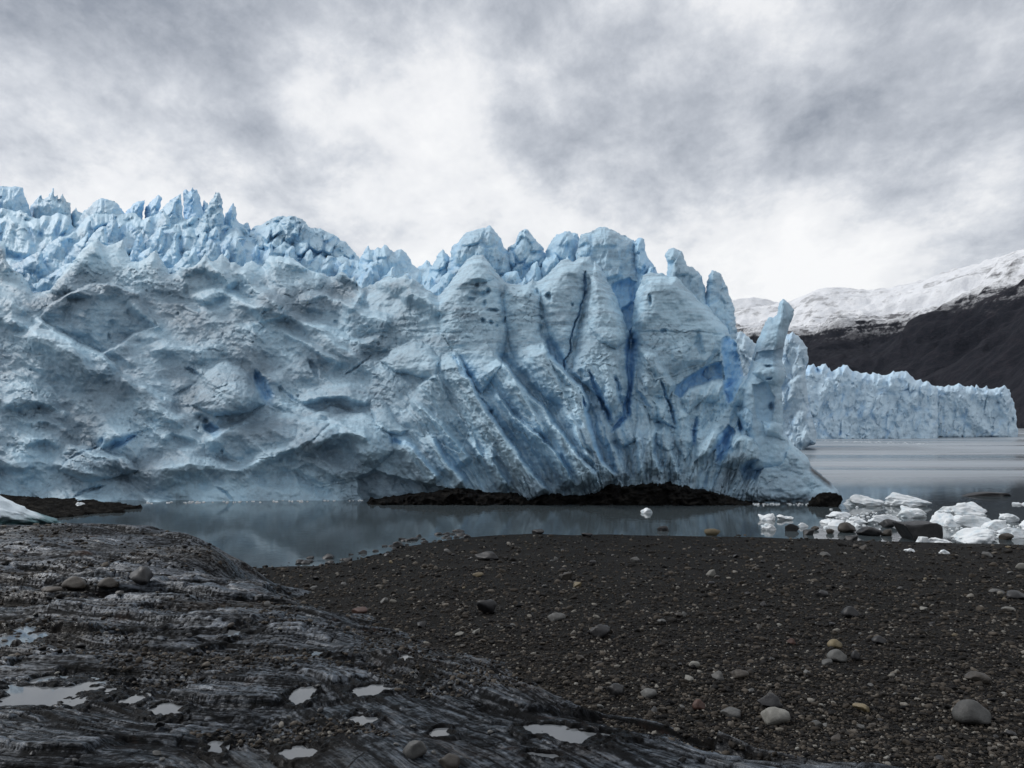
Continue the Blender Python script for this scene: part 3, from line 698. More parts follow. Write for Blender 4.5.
for i, (au, av, w, h, Y, bl) in enumerate(FILL):
    w, h = w*1.35, h*1.25
    s_ = r.uniform(.55, .85); pts = []
    nl, nr_ = 5, 4; kd = i % 4; top = .06 if kd != 1 else .28; pw_ = (1.1, 1.0, .75, 1.5)[kd]
    for j in range(nl): 
        f_ = j/nl; pts.append((au-w*s_*(1-f_)+r.normal(0, .8), av+h*.75*(1-f_)**pw_+r.normal(0, 1.6)))
    pts.append((au, av)); pts.append((au+w*top, av+1.5+r.uniform(-1, 2)))
    for j in range(1, nr_+1):
        f_ = j/nr_; pts.append((au+w*max(1-s_, top)*(top+f_*(1-top))+r.normal(0, .8), av+h*.85*f_**(.9, 1.6, .7, 1.2)[kd]+r.normal(0, 1.2)))
    serac(pts, av+h*1.15, Y, 2.0, 6, .5, bl, .12+.15*r.random(), seed=40+i, facet=.4, fsz=14, step=.9)
# the leaning pinnacle at the right end
PIN = [(748,376),(752,359),(755,348),(760,334),(763,327),(765,322),(769,317),(773,318),(777,315),(778,308),(780,302),(783,299),(789,303),(794,310),(793,316),(792,320),(788,332),(785,343),(783,352),(782,360),(785,370),(785,378),(782,387),(782,398),(783,420),(783,434),(788,440),(792,470),(752,470),(744,420),(742,392)]
def pin_depth(u, v):
    wu = u+1.5*pn(u/9, v/9, .5, 61); wv = v+1.5*pn(u/9, v/9, 5.5, 62)
    S = Sculpt(wu, wv); S.D += 51.6+.016*(500-v)
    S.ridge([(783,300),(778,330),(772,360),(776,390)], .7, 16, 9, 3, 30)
    S.bulge([(752,372),(762,366),(784,368),(788,378),(782,388),(768,384)], .5, 7, (0, .02))
    S.bulge([(756,352),(785,348),(783,362),(768,364),(754,362)], -.5, 6, (0, 0), .15)
    S.bulge([(752,384),(766,382),(776,398),(770,430),(756,420)], -.5, 8, (0, 0), .22)
    S.bulge([(762,420),(784,424),(787,440),(766,436)], .6, 6, (0, .02))
    for pu, pv, a, bb in ((768,366,3,1.2),(769,379,2.6,1.2),(771,407,3,4)):
        ix = S.near([(pu, pv)], 9); d = np.hypot((S.u[ix]-pu)/a, (S.v[ix]-pv)/bb); S.D[ix] += .5*np.clip(1.3-d, 0, 1)
    S.dirt += .30+.5*np.exp(-((v-352)/9)**2)*.9+.4*np.exp(-((u-773)/6)**2-((v-406)/10)**2)
    S.blue += .16*(1+pn(u/12, v/12, .4, 63))
    return S.D, dict(blue=np.clip(S.blue, 0, 1), dirt=S.dirt, strata=.5)
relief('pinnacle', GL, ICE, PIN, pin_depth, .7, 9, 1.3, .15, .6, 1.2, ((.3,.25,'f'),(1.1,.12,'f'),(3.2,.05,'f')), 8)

# ------------------------------------------------------------------ the ice fronts further off
def far_depth(Y0, lean, facet, fsz, seed, v0, blue=.15, dirt=.25, turn=0, cx=0, topclean=None):
    def fn(u, v):
        wu = u+1.2*pn(u/7, v/7, seed+.5, 81)+.7*pn(u/2.5, v/2.5, seed, 82); wv = v+1.2*pn(u/7, v/7, seed+4.5, 83)+.7*pn(u/2.5, v/2.5, seed+2, 84)
        D = Y0+lean*(v0-v)+turn*(u-cx); bl = np.full(u.shape, blue); di = np.full(u.shape, dirt)
        for kf, a in ((1, 1), (.45, .5), (.22, .28)):
            f1, f2, ox, oy, r1, r2 = worley(wu/(fsz*kf)+.2*wv/(fsz*kf)+seed, wv/(fsz*kf*2.0)+seed, seed+int(kf*10))
            e = sstep(0, .25, f2-f1); D = D-facet*a*(.4*e+1.7*e*(ox*r1+oy*r2))
            bl = bl+.28*a*(1-sstep(.02, .2, f2-f1))*sstep(0, .3, pn(u/11, v/11, seed+3, 85))
            di = di+.09*a*(1-sstep(.02, .15, f2-f1))
        if topclean is not None:
            tc = np.interp(u, topclean[0], topclean[1]); x = 1-sstep(2, 12, v-tc); di = di-.25*x; bl = bl+.12*x
        return D, dict(blue=np.clip(bl, 0, 1), dirt=di+.3*pn(u/9, v/9, seed+2.2, 86), strata=0.0)
    return fn
GB = empty('glacier', (140, 300, 0))
tag(GB, 'low pale glacier front far across the open water below the mountain', 'glacier')
TA = [(796,372),(806,369),(808,365),(814,364),(817,370),(822,364),(828,366),(832,374),(838,368),(842,365),(849,367),(856,372),(866,373),(884,375),(895,373),(902,370),(910,374),(917,380),(923,382),(928,380),(931,384),(938,388)]
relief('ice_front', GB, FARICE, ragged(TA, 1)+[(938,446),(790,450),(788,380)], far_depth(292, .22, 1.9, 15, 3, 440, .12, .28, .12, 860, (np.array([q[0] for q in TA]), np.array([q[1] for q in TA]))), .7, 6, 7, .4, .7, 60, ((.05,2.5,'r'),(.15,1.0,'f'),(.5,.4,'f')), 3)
TB = [(928,388),(935,386),(944,387),(955,385),(965,386),(977,386),(988,387),(996,389),(1003,387),(1009,390),(1012,396),(1014,405),(1016,418),(1018,430)]
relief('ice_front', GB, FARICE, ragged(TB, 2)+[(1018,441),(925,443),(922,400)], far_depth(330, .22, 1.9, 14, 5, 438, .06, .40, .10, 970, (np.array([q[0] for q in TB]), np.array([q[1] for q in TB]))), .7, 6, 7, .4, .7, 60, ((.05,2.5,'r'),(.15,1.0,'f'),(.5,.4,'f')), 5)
GC = empty('glacier', (50, 165, 0))
tag(GC, 'rounded grey ice bluff standing between the leaning pinnacle and the far glacier front', 'glacier')
TC = [(728,334),(738,330),(744,334),(749,337),(757,345),(764,341),(772,338),(780,336),(786,335),(793,334),(799,336),(803,341),(807,349),(808,358),(806,368),(806,380),(808,396),(810,412),(814,424),(817,436),(816,444),(806,448)]
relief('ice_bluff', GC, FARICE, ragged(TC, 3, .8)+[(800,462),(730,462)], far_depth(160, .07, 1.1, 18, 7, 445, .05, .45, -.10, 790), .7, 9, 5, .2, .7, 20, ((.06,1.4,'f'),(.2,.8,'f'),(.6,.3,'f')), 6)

# ------------------------------------------------------------------ moraine and bank
MO = [(366,506),(370,497),(376,499),(381,497),(395,496),(409,494),(433,492),(448,488),(456,488),(468,489),(479,490),(491,492),(510,493),(527,493),(549,493),(565,495),(580,494),(590,492),(596,490),(603,486),(610,483),(618,484),(627,485),(634,483),(642,483),(650,481),(655,482),(660,479),(663,482),(672,481),(679,484),(686,485),(692,488),(696,490),(704,489),(713,491),(720,493),(727,495),(734,497),(742,500),(756,502),(770,503),(790,504),(790,512),(366,512)]
def mo_depth(u, v):
    D = 50.2-.2*sstep(560, 640, u)+.05*(505-v)
    f1, f2, ox, oy, r1, r2 = worley(u/7., v/5., 14); D = D-.22*(1.4*(ox*r1+oy*r2))-.35*ridged(u/14, v/9, .3, 3, 74)
    f1, f2, ox, oy, r1, r2 = worley(u/3.+pn(u/4, v/4, 0, 75), v/2.2, 15); D = D-.10*(sstep(0, .4, f2-f1)+.8*(ox*r1+oy*r2))
    return D, {}
tag(relief('moraine', None, MORAINE, MO, mo_depth, .7, 8, 1.6, .3, 1.3, 1.2, ((.5,.25,'f'),(1.6,.15,'r'),(4,.06,'f')), 2), kind='structure')

# ------------------------------------------------------------------ ground
SH = np.array([(-700,580),(-200,574),(240,566),(300,564),(330,563),(360,558),(378,553),(395,551),(400,547),(430,541),(470,536),(530,533),(640,534),(740,536),(830,538),(870,540),(1024,544),(1300,550),(1800,556)], float)
shY = CZ/((SH[:, 1]-V0)/F); shX = (SH[:, 0]-U0)/F*shY
def shore(x): return np.interp(x, shX, shY)
def h_gravel(x, y):
    d = shore(x)-y+.35*pn(x*.6, y*.6, 0, 5)
    z = np.where(d > 0, .0903*d+.05*sstep(0, 1.5, d)-.05, .14*d-.02)
    a = sstep(-1, 5, d)
    return np.clip(z, -2.4, 3.6)+a*(.10*pn(x*.35, y*.35, 0, 6)+.045*pn(x*1.3, y*1.3, 0, 7)+.018*pn(x*4, y*4, 0, 8))
BND = np.array([(-40,33),(-14,31),(-9.8,28.2),(-7.3,23.3),(-5.0,18.2),(-3.25,14.3),(-1.7,11.2),(-.34,8.6),(.71,6.5),(1.7,5.3),(3.0,4.55),(6.5,2.8),(14,-2)], float)
PUD = [  # picture spot, half sizes (m), turn
    (45,694,.40,.36,.25),(12,640,.30,.5,.4),(132,700,.10,.16,0),(167,711,.11,.17,.5),(370,691,.16,.17,.2),(304,695,.08,.22,.2),(315,655,.10,.10,0),(588,676,.0,.0,0),(565,735,.24,.15,-.5),(640,738,.16,.10,-.55),(520,685,.12,.09,-.1),(408,660,.08,.22,.1),
    (440,734,.07,.11,.4),(215,748,.07,.2,.4),(234,632,.11,.16,0),(306,752,.14,.13,.1),(360,719,.1,.15,.5),(46,680,.10,.10,0),(462,655,.2,.06,-.1),(545,757,.10,.06,-.5)]
def h_rock_raw(x, y):
    g = h_gravel(x, y)
    d, sg, al, L = line_sd(x, y, BND); sd = d*np.where(sg > 0, -1, 1)
    sd = sd+.45*pn(x*.8, y*.8, 3, 9)*np.clip(y/12, .3, 1.2)
    n = pn(x*.22, y*.22, 1, 10)
    base = 2.2+(15-np.minimum(y, 15.2))*.0926
    hump = sstep(14.6, 16.2, y+.6*n+.5*pn(x*.9, y*.9, 0, 20))
    base = base+hump*(.27+.12*pn(x*.5, y*.5, 2, 21)-.10*sstep(-3.2, -1.0, x+y*.22))
    base = base*(1-sstep(20, 27, y)*1.4)
    w = np.clip(.10*y+.6, .8, 2.6)
    blend = sstep(-.15, 1, sd/w)
    z = g+(base-g)*blend-.05
    amp = sstep(-.1, .35, sd/w)
    return z, amp, sd
def strata_coords(x, y, deg):
    # strata run from upper left to lower right; further left they lie across the view
    ang = math.radians(deg); ca, sa = math.cos(ang), math.sin(ang)
    wx = x+.30*pn(x*.6, y*.6, 4, 30)+.02*pn(x*2.5, y*2.5, 4, 40); wy = y+.30*pn(x*.6, y*.6, 8, 31)+.02*pn(x*2.5, y*2.5, 8, 41)
    return wx*ca+wy*sa, -wx*sa+wy*ca
def strata_side(x, y): return sstep(1.2, 2.6, -x+(y-4)*.12+.7*pn(x*.5, y*.5, 2, 61))
def _h(i, j, k_):
    t = np.sin(i*127.1+j*311.7+k_*74.7)*43758.5453
    return (t-np.floor(t))*2-1
def slabs(al, ac, kc, ka, seed, wob=.25):
    """jointed layers: thin beds across, broken into blocks along"""
    t = ac*kc+wob*pn(al*.45, ac*.5, seed, 32)+seed*3.1; i = np.floor(t); fr = t-i
    s_ = al*ka*(1+.35*_h(i, seed, 1))+9*_h(i, seed, 2)+.15*pn(al*.8, ac*1.1, seed, 34); j = np.floor(s_); fs = s_-j
    r1, r2, r3 = _h(i, j, seed+3), _h(i, j, seed+4), _h(i, j, seed+5)
    edge = np.minimum(np.minimum(fr, 1-fr)/kc, np.minimum(fs, 1-fs)/ka)
    return r1*.55+(.35+.75*r2)*(.5-fr)*1.1+.5*r3*(fs-.5), r1, edge
def rock_relief(x, y, full=False):
    w_ = strata_side(x, y)
    A_, B_ = _relief(x, y, -54, 0), _relief(x, y, -14, 7.3)
    out = [p_*(1-w_)+q_*w_ for p_, q_ in zip(A_, B_)]
    return out if full else out[0]
def _relief(x, y, deg, off):
    al, ac = strata_coords(x, y, deg); ac = ac+off
    h = 0; slab = 0; joint = 0
    for kc, ka, am, sd, jw in ((.9, .30, .19, 1, .030), (2.3, .75, .115, 2, .018), (5.5, 1.7, .055, 3, .010), (13, 3.6, .022, 4, .005)):
        e_, r1, ed = slabs(al, ac, kc, ka, sd)
        brk = sstep(-.35, .1, pn(x*.55, y*.55, sd*2.3, 35))          # some beds stay smooth and unbroken
        h = h+am*e_*(.35+.65*brk)*sstep(0, np.maximum(jw*1.2, .0065*y), ed); slab = slab+r1*(.5 if sd in (1, 4) else .8)*brk
        joint = np.maximum(joint, (1-sstep(0, jw, ed))*brk)
    h = h-.03*joint+.10*ridged(al*.2, ac*.45, 0, 2, 37)+.05*fbm(x*.9, y*.9, 0, 2, 38)
    h = h+.010*fbm(x*6, y*6, 0, 3, 39)
    return h*np.clip(.05*y+.36, .4, 1.0), slab, joint
PUDW = []
def pud_setup():
    for (u, v, a, bb, rot) in PUD:
        if a <= 0: continue
        Y = 4.0
        for _ in range(30):
            x = (u-U0)/F*Y; z = h_rock_raw(np.array([x]), np.array([Y]))[0][0]-.03
            Yn = (CZ-z)/((v-V0)/F); Y = .5*Y+.5*Yn
        s = (v-V0)/F
        x = (u-U0)/F*Y; rr = np.random.default_rng(int(u)); 
        qx = x+rr.uniform(-a, a, 60); qy = Y+rr.uniform(-bb, bb, 60)
        z_, a_, _ = h_rock_raw(qx, qy); z = float(np.percentile(z_+rock_relief(qx, qy)*a_, 42 if u < 320 else 68))
        Y = (CZ-z)/((v-V0)/F)
        PUDW.append(((u-U0)/F*Y, Y, a*.95, bb/max(s, .2)*.30, rot*.6, z))
pud_setup()
def h_rock(x, y, full=False):
    z, amp, sd = h_rock_raw(x, y)
    h, slab_, joint_ = rock_relief(x, y, True); h = h*amp*(1-.40*sstep(13, 18, y)); wet = np.zeros(x.shape)
    grit = np.zeros(x.shape)
    zz = z+h
    for (px, py, a, bb, rot, zp) in PUDW:
        ix = np.nonzero((np.abs(x-px) < 2.0) & (np.abs(y-py) < 2.0))
        if len(ix[0]) == 0: continue
        dx, dy = x[ix]-px, y[ix]-py
        qx, qy = dx*math.cos(rot)+dy*math.sin(rot), -dx*math.sin(rot)+dy*math.cos(rot)
        d = np.hypot(qx/a, qy/bb)+.8*pn(x[ix]*4, y[ix]*4, 0, 44)+.6*pn(x[ix]*11, y[ix]*11, 0, 45)+.3*pn(x[ix]*25, y[ix]*25, 0, 46)
        w_ = 1-sstep(1.0, 1.75, d); wet[ix] = np.maximum(wet[ix], 1-sstep(1.2, 2.3, d))
        zz[ix] = zz[ix]*(1-w_)+w_*(zp-.04+.045*np.clip(d, 0, 1.6)**2+.05*(zz[ix]-zp))
    hole = sstep(.02, .3, pn(x*.45, y*.45, 6, 46))*amp
    if full: return zz, hole, sd, slab_, joint_, wet
    return zz
def h_top(x, y): return np.maximum(h_gravel(x, y), h_rock(x, y))

def ray_grid(u_lo, u_hi, nu, y_lo, y_hi, ny):
    nd = int(nu*.82); ns = (nu-nd)//2
    us = np.concatenate([np.linspace(u_lo, -70, ns, endpoint=False), np.linspace(-70, 1094, nd), np.linspace(1094, u_hi, ns+1)[1:]]); ys = np.exp(np.linspace(math.log(y_lo), math.log(y_hi), ny))
    Yg, Ug = np.meshgrid(ys, us, indexing='ij')
    return (Ug-U0)/F*Yg, Yg
# beach, with the land behind the viewpoint as a coarser apron of the same mesh
x, y = ray_grid(-3200, 4200, 860, 2.0, 64, 560)
V1 = np.stack([x, y, h_gravel(x, y)], -1).reshape(-1, 3); Q1 = grid_quads(*x.shape)
xa, ya = np.meshgrid(np.linspace(-60, 60, 90), np.linspace(-60, 2.6, 50)); 
V2 = np.stack([xa, ya, np.minimum(h_gravel(xa, ya), 3.3)-.12], -1).reshape(-1, 3); Q2 = grid_quads(*xa.shape)+len(V1)
tag(mesh_np('beach', np.concatenate([V1, V2]), np.concatenate([Q1, Q2]), BEACH), kind='structure')
# bedrock
x, y = ray_grid(-1300, 1500, 1180, 2.2, 30, 1100)
z, hole, sd, slab, joint, wet = h_rock(x.ravel(), y.ravel(), True)
keep = (sd > -.7)
sw_ = strata_side(x.ravel(), y.ravel()) > .5
st_a, st_c = [np.where(sw_, q2, q1) for q1, q2 in zip(strata_coords(x.ravel(), y.ravel(), -54), strata_coords(x.ravel(), y.ravel(), -14))]
idx = np.nonzero(keep)[0]; rm = np.full(len(keep), -1, np.int64); rm[idx] = np.arange(len(idx))
q = rm[grid_quads(*x.shape, keep)]
tag(mesh_np('bedrock', np.stack([x.ravel(), y.ravel(), z], 1)[idx], q, BEDROCK, attrs={'grit': hole[idx], 'along': st_a[idx], 'across': st_c[idx], 'slab': slab[idx], 'joint': joint[idx], 'wet': wet[idx]}, smooth=False), kind='structure')
# gravel bank on the far left edge of the pool
x, y = np.meshgrid(np.linspace(-54, -19, 220), np.linspace(36, 58, 160))
e = 1-np.hypot((x+36.0)/13.5, (y-47)/7.0)
e = e+.18*pn(x*.4, y*.4, 0, 47)
z = 1.05*np.clip(e, -.6, 1)*sstep(-.6, .9, e)-.25*(e < 0)+.10*pn(x*1.2, y*1.2, 0, 48)+.10*ridged(x*2.2, y*2.2, 0, 3, 49)+.12*(worley(x*1.6, y*1.6, 31)[4]*.5+.5)*sstep(0, .3, worley(x*1.6, y*1.6, 31)[1]-worley(x*1.6, y*1.6, 31)[0])*(e > 0)+.05*ridged(x*6, y*6, 0, 2, 49)
tag(mesh_np('gravel_bank', np.stack([x, y, z], -1).reshape(-1, 3), grid_quads(*x.shape), MORAINE), kind='structure')
# lake bed to the horizon, and the water
S_ = 9000
tag(mesh_np('lake_bed', [(-S_,-S_,-2.6),(S_,-S_,-2.6),(S_,S_,-2.6),(-S_,S_,-2.6)], [(0,1,2,3)], BED, smooth=False), kind='structure')
tag(mesh_np('water', [(-S_,24,0),(S_,24,0),(S_,S_,0),(-S_,S_,0)], [(0,1,2,3)], WATER, smooth=False), kind='structure')

# puddles
PUDLAB = ['long pale meltwater puddle at the lower left edge of the bedrock','broken bluish puddle on the left edge, above the long pale puddle','small notched puddle just right of the long pale puddle','small puddle with pointed ends, second to the right of the long pale puddle',
 'wide ragged puddle near the middle of the bedrock, below the gravel edge','bright rounded puddle left of the wide ragged puddle','tiny puddle in a hollow above the bright rounded puddle','long grey puddle in the slate at the lower middle, nearest the gravel edge','narrow grey puddle right of the long trench puddle','small flat puddle above the diagonal trench puddles','small bright puddle at the upper edge of the slate slabs',
 'little puddle in the slate left of the long grey puddle','thin upright puddle at the bottom edge, left part','tiny bright puddle high on the bedrock near the left middle','small puddle at the bottom edge below the bright rounded puddle','small puddle just below the wide ragged puddle','tiny puddle above the long pale puddle','thin bright sliver of water on the slate slabs','dim thin puddle just below the long grey puddle in the slate']
for (px, py, a, bb, rot, zp), lab in zip(PUDW, PUDLAB):
    if lab.startswith(('narrow grey', 'small flat', 'thin bright')): continue      # dry here
    nn = 40; ang = np.linspace(0, 2*math.pi, nn, endpoint=False); ra = 1.32+.06*np.sin(ang*3+px)
    ex, ey = a*ra*np.cos(ang), bb*ra*np.sin(ang)
    vx = ex*math.cos(rot)-ey*math.sin(rot); vy = ex*math.sin(rot)+ey*math.cos(rot)
    V = np.concatenate([[[0, 0, 0]], np.stack([vx, vy, 0*vx], 1)])
    o = mesh_np('puddle', V, None, PUDDLE, smooth=False, T3=[(0, 1+i, 1+(i+1) % nn) for i in range(nn)])
    o.location = (px, py, zp)
    tag(o, lab, 'puddle', 'meltwater puddles in the bedrock')

# ------------------------------------------------------------------ stones
def ico(sub):
    bm = bmesh.new(); bmesh.ops.create_icosphere(bm, subdivisions=sub, radius=1.0)
    V = np.array([v.co[:] for v in bm.verts]); T = np.array([[v.index for v in f.verts] for f in bm.faces]); bm.free()
    return V, T
I2, I3, I4 = ico(2), ico(3), ico(5)
def stone_shape(ic, seed, flat=.62, angular=.5):
    V, T = ic; V = V.copy(); rr = np.random.default_rng(seed)
    # cut by random planes for flat broken faces, then roughen
    for _ in range(int(6+10*angular)):
        nrm = rr.normal(size=3); nrm /= np.linalg.norm(nrm); c = rr.uniform(.45, .88) if angular > .45 else rr.uniform(.62, .95)
        dist = V@nrm-c; V = V-np.outer(np.maximum(dist, 0)*(.9+.1*angular), nrm)
    s = 1+.16*fbm(V[:, 0]*1.3+seed, V[:, 1]*1.3, V[:, 2]*1.3, 3, 55)+.03*fbm(V[:, 0]*6+seed, V[:, 1]*6, V[:, 2]*6, 2, 56)+.015*ridged(V[:, 0]*9+seed, V[:, 1]*9, V[:, 2]*9, 2, 53)
    V = V*s[:, None]*np.array([1, rr.uniform(.65, .9), flat*rr.uniform(.8, 1.2)])
    V /= np.abs(V[:, 0]).max()
    return V, T
PROTO = [stone_shape(I3, 100+i, .6, [.4, .7, 1.0][i % 3]) for i in range(9)]
def solve_ground(u, v):
    Y = 6.0
    lo, hi = 2.2, 60.0
    ys = np.exp(np.linspace(math.log(lo), math.log(hi), 700)); xs = (u-U0)/F*ys
    zr = CZ+(V0-v)/F*ys; zg = np.maximum(h_top(xs, ys), 0.0)
    below = np.nonzero(zr <= zg)[0]
    i = below[0] if len(below) else len(ys)-1
    return xs[i], ys[i], zg[i]
MATS = dict(g=ST_GREY, d=ST_DARK, p=ST_PALE, o=ST_OCHRE, r=ST_RED, b=ST_BROWN)
STONES = [  # left, top, right, bottom in the picture; material; shape; label
    (953,700,994,727,'g',1,'large rounded grey boulder on the gravel, biggest in the lower right'),
    (760,707,790,726,'p',0,'pale topped stone at the gravel edge, beneath a black stone'),
    (756,693,782,709,'d',2,'black smooth stone right behind the pale topped stone'),
    (720,707,743,718,'g',0,'flat light grey stone at the gravel edge left of the pale topped stone'),
    (692,700,707,712,'r',1,'small reddish brown stone beside the slate edge'),
    (640,688,657,699,'g',0,'rounded grey stone half buried at the slate edge'),
    (606,682,626,697,'d',1,'dark angular stone resting on the slate edge'),
    (966,671,989,684,'b',0,'brownish grey stone above the large rounded grey boulder'),
    (827,650,850,664,'g',1,'grey angular stone just below the yellowish stone on the gravel'),
    (827,639,844,649,'o',0,'yellowish stone in the middle right of the gravel'),
    (851,651,861,663,'d',1,'dark small stone beside the grey angular stone below the yellowish one'),
    (872,636,888,645,'d',0,'dark grey stone right of the yellowish stone'),
    (786,638,796,645,'r',2,'small brick red stone on the open gravel'),
    (687,660,700,669,'p',1,'light grey stone low on the gravel, left of two flat stones'),
    (711,671,726,682,'g',2,'tilted grey stone between the light grey stone and a flat brown one'),
    (730,669,749,679,'b',0,'flat brown stone right of the tilted grey stone'),
    (476,597,502,616,'d',2,'big black angular stone alone on the upper gravel, left part'),
    (589,624,611,639,'d',1,'black stone low on the gravel, nearest the slate middle'),
    (547,612,566,622,'g',0,'grey flat stone between the two black angular stones'),
    (474,551,502,560,'d',2,'low black slab near the gravel crest on the left'),
    (472,572,484,577,'o',0,'small yellow stone near the gravel crest on the left'),
    (560,570,575,581,'b',1,'brown stone on the upper gravel, below the crest'),
    (352,607,371,615,'r',1,'rust red stone at the end of the bedrock, by the gravel'),
    (706,569,717,578,'p',2,'cream white angular stone on the upper gravel'),
    (816,589,829,598,'d',0,'dark rounded stone on the upper right gravel'),
    (842,606,861,619,'d',1,'wide black stone on the right gravel below the dark rounded one'),
    (989,589,1006,594,'g',0,'flat grey slab near the right edge of the gravel, left of a dark slab'),
    (1004,590,1028,600,'d',0,'flat dark slab cut by the right edge of the picture'),
    (1002,606,1015,611,'p',0,'pale flat stone near the right edge, below the two slabs'),
    (1014,561,1030,572,'p',1,'pale rounded stone on the right edge, above the slabs'),
    (40,586,62,593,'b',0,'smooth olive brown boulder lying in the hollow before the rock ledge'),
    (62,578,90,592,'b',1,'brown cobble in the hollow, right of the smooth olive boulder'),
    (98,580,122,592,'b',1,'rounded cobble in the middle of the hollow below the ledge'),
    (126,572,160,590,'d',2,'dark broken block at the right end of the hollow below the ledge'),
    (400,738,430,760,'g',2,'grey angular stone in the rubble at the bottom edge'),
    (438,752,462,770,'b',1,'brown block at the very bottom edge of the bedrock rubble'),
    (532,528,547,535,'d',1,'black boulder on the crest of the gravel at the pool edge'),
    (581,532,596,538,'d',2,'low dark stone on the crest of the gravel, right of the black boulder'),
    (702,527,720,537,'o',1,'golden brown boulder standing at the pool edge'),
    (803,528,816,536,'d',1,'black boulder at the shore, left end of the boulder row'),
    (811,526,819,531,'b',0,'small brown stone touching the leftmost black shore boulder'),
    (825,528,834,535,'b',1,'small dark brown boulder left of the large dome shaped one'),
    (836,522,858,534,'b',0,'large dome shaped brown boulder in the shore row'),
    (858,525,880,537,'d',0,'low dark boulder right of the dome shaped boulder'),
    (880,519,897,529,'d',0,'round black boulder beside the big flat topped block'),
    (880,528,895,537,'b',2,'brown broken stone in front of the round black boulder'),
    (1000,532,1014,541,'b',1,'brown boulder at the shore by the right edge, before white ice'),
    (845,534,860,541,'d',1,'small black stone in front of the dome shaped boulder'),
]
def place_stone(u0, v0, u1, v1, mk, pi, label, group=None, z=None, Y=None):
    uc = (u0+u1)/2
    if Y is None: X_, Y, Zg = solve_ground(uc, v1-.15*(v1-v0))
    else: X_, Zg = (uc-U0)/F*Y, z
    w = (u1-u0)/F*Y/2; hgt = (v1-v0)/F*Y
    V, T = PROTO[(int(u0) % 3)*3+(2 if pi == 2 else (1 if pi == 1 and v1-v0 < 12 else 0))]
    V = V.copy(); V[:, 2] *= hgt*.62/np.ptp(V[:, 2])*1.55; V[:, 0] *= w; V[:, 1] *= w*1.0
    o = mesh_np('stone' if w < .6 else 'boulder', V, None, MATS[mk], T3=T, smooth=False)
    o.location = (X_, Y, Zg+hgt*.30); o.rotation_euler = (0, 0, random.uniform(-.5, .5))
    tag(o, label, 'stone' if w < .6 else 'boulder', group)
    return o
for s in STONES: place_stone(*s)
# two rocks awash and one islet
for (a, bb, c, d, mk, lab) in ((783,525,799,531,'d','low black rock awash in the pool near the small floes'),(657,527,669,531,'d','tiny dark rock awash in the pool left of the golden boulder'),(957,489.5,1018,496,'d','long low black islet in the open water on the right')):
    X_, Y = on_plane((a+c)/2, d)
    V, T = stone_shape(I4, int(a), .5, .6); w = (c-a)/F*Y/2; hg = (d-bb)/F*Y
    V[:, 2] *= hg*2/np.ptp(V[:, 2]); V[:, 0] *= w; V[:, 1] *= w*.45
    if lab.startswith('long'): V[:, 2] *= (1.0-.5*np.clip(np.abs(V[:, 0]/w+.0), 0, 1))
    o = mesh_np('islet' if w > 1.2 else 'rock', V, None, ST_DARK, T3=T); o.location = (X_, Y, 0.0)
    tag(o, lab, 'islet' if w > 1.2 else 'rock')
# flat-topped block among the ice
X_, Y = on_plane(918, 540)
prof = [(-1.0, .98), (-.95, 1.05), (-.2, 1.0), (.75, 1.06), (.97, .98), (1.0, .45), (.98, 0), (-.35, -.15), (-.62, .30)]
bm = bmesh.new(); w, hg = 38/F*Y/2, 17/F*Y
fr = [bm.verts.new((px*w, -.5, pz*hg)) for px, pz in prof]; bk = [bm.verts.new((px*w*.94, .8, pz*hg*.96)) for px, pz in prof]
bm.faces.new(fr); bm.faces.new(bk[::-1])
for i in range(len(prof)):
    j = (i+1) % len(prof); bm.faces.new((fr[j], fr[i], bk[i], bk[j]))
bmesh.ops.triangulate(bm, faces=bm.faces[:]); bmesh.ops.recalc_face_normals(bm, faces=bm.faces[:])
bmesh.ops.subdivide_edges(bm, edges=bm.edges[:], cuts=7, use_grid_fill=True)
for _ in range(2): bmesh.ops.smooth_vert(bm, verts=bm.verts[:], factor=.5, use_axis_x=True, use_axis_y=True, use_axis_z=True)
for v in bm.verts:
    c = np.array(v.co[:]); f_ = float(fbm(*(c*1.3+3.1), 4, 57))*.10; v.co += v.co.normalized()*f_
for f_ in bm.faces: f_.smooth = True
me = bpy.data.meshes.new('boulder'); bm.to_mesh(me); bm.free(); me.materials.append(ST_DARK)
o = bpy.data.objects.new('boulder', me); COL.objects.link(o); o.location = (X_, Y, .0)
tag(o, 'big black flat topped block of rock among the stranded ice', 'boulder')
# dark rock at the toe of the glacier
X_, Y = on_plane(824, 506)
V, T = stone_shape(I4, 311, .8, .7); V = V*np.array([1.15, .8, .95]); V[:, 2] += .12*ridged(V[:, 0]*3, V[:, 1]*3, V[:, 2]*3, 3, 58)
o = mesh_np('boulder', V, None, MORAINE, T3=T); o.location = (X_, Y-.2, .15); tag(o, 'black rubble boulder under the right toe of the glacier', 'boulder')

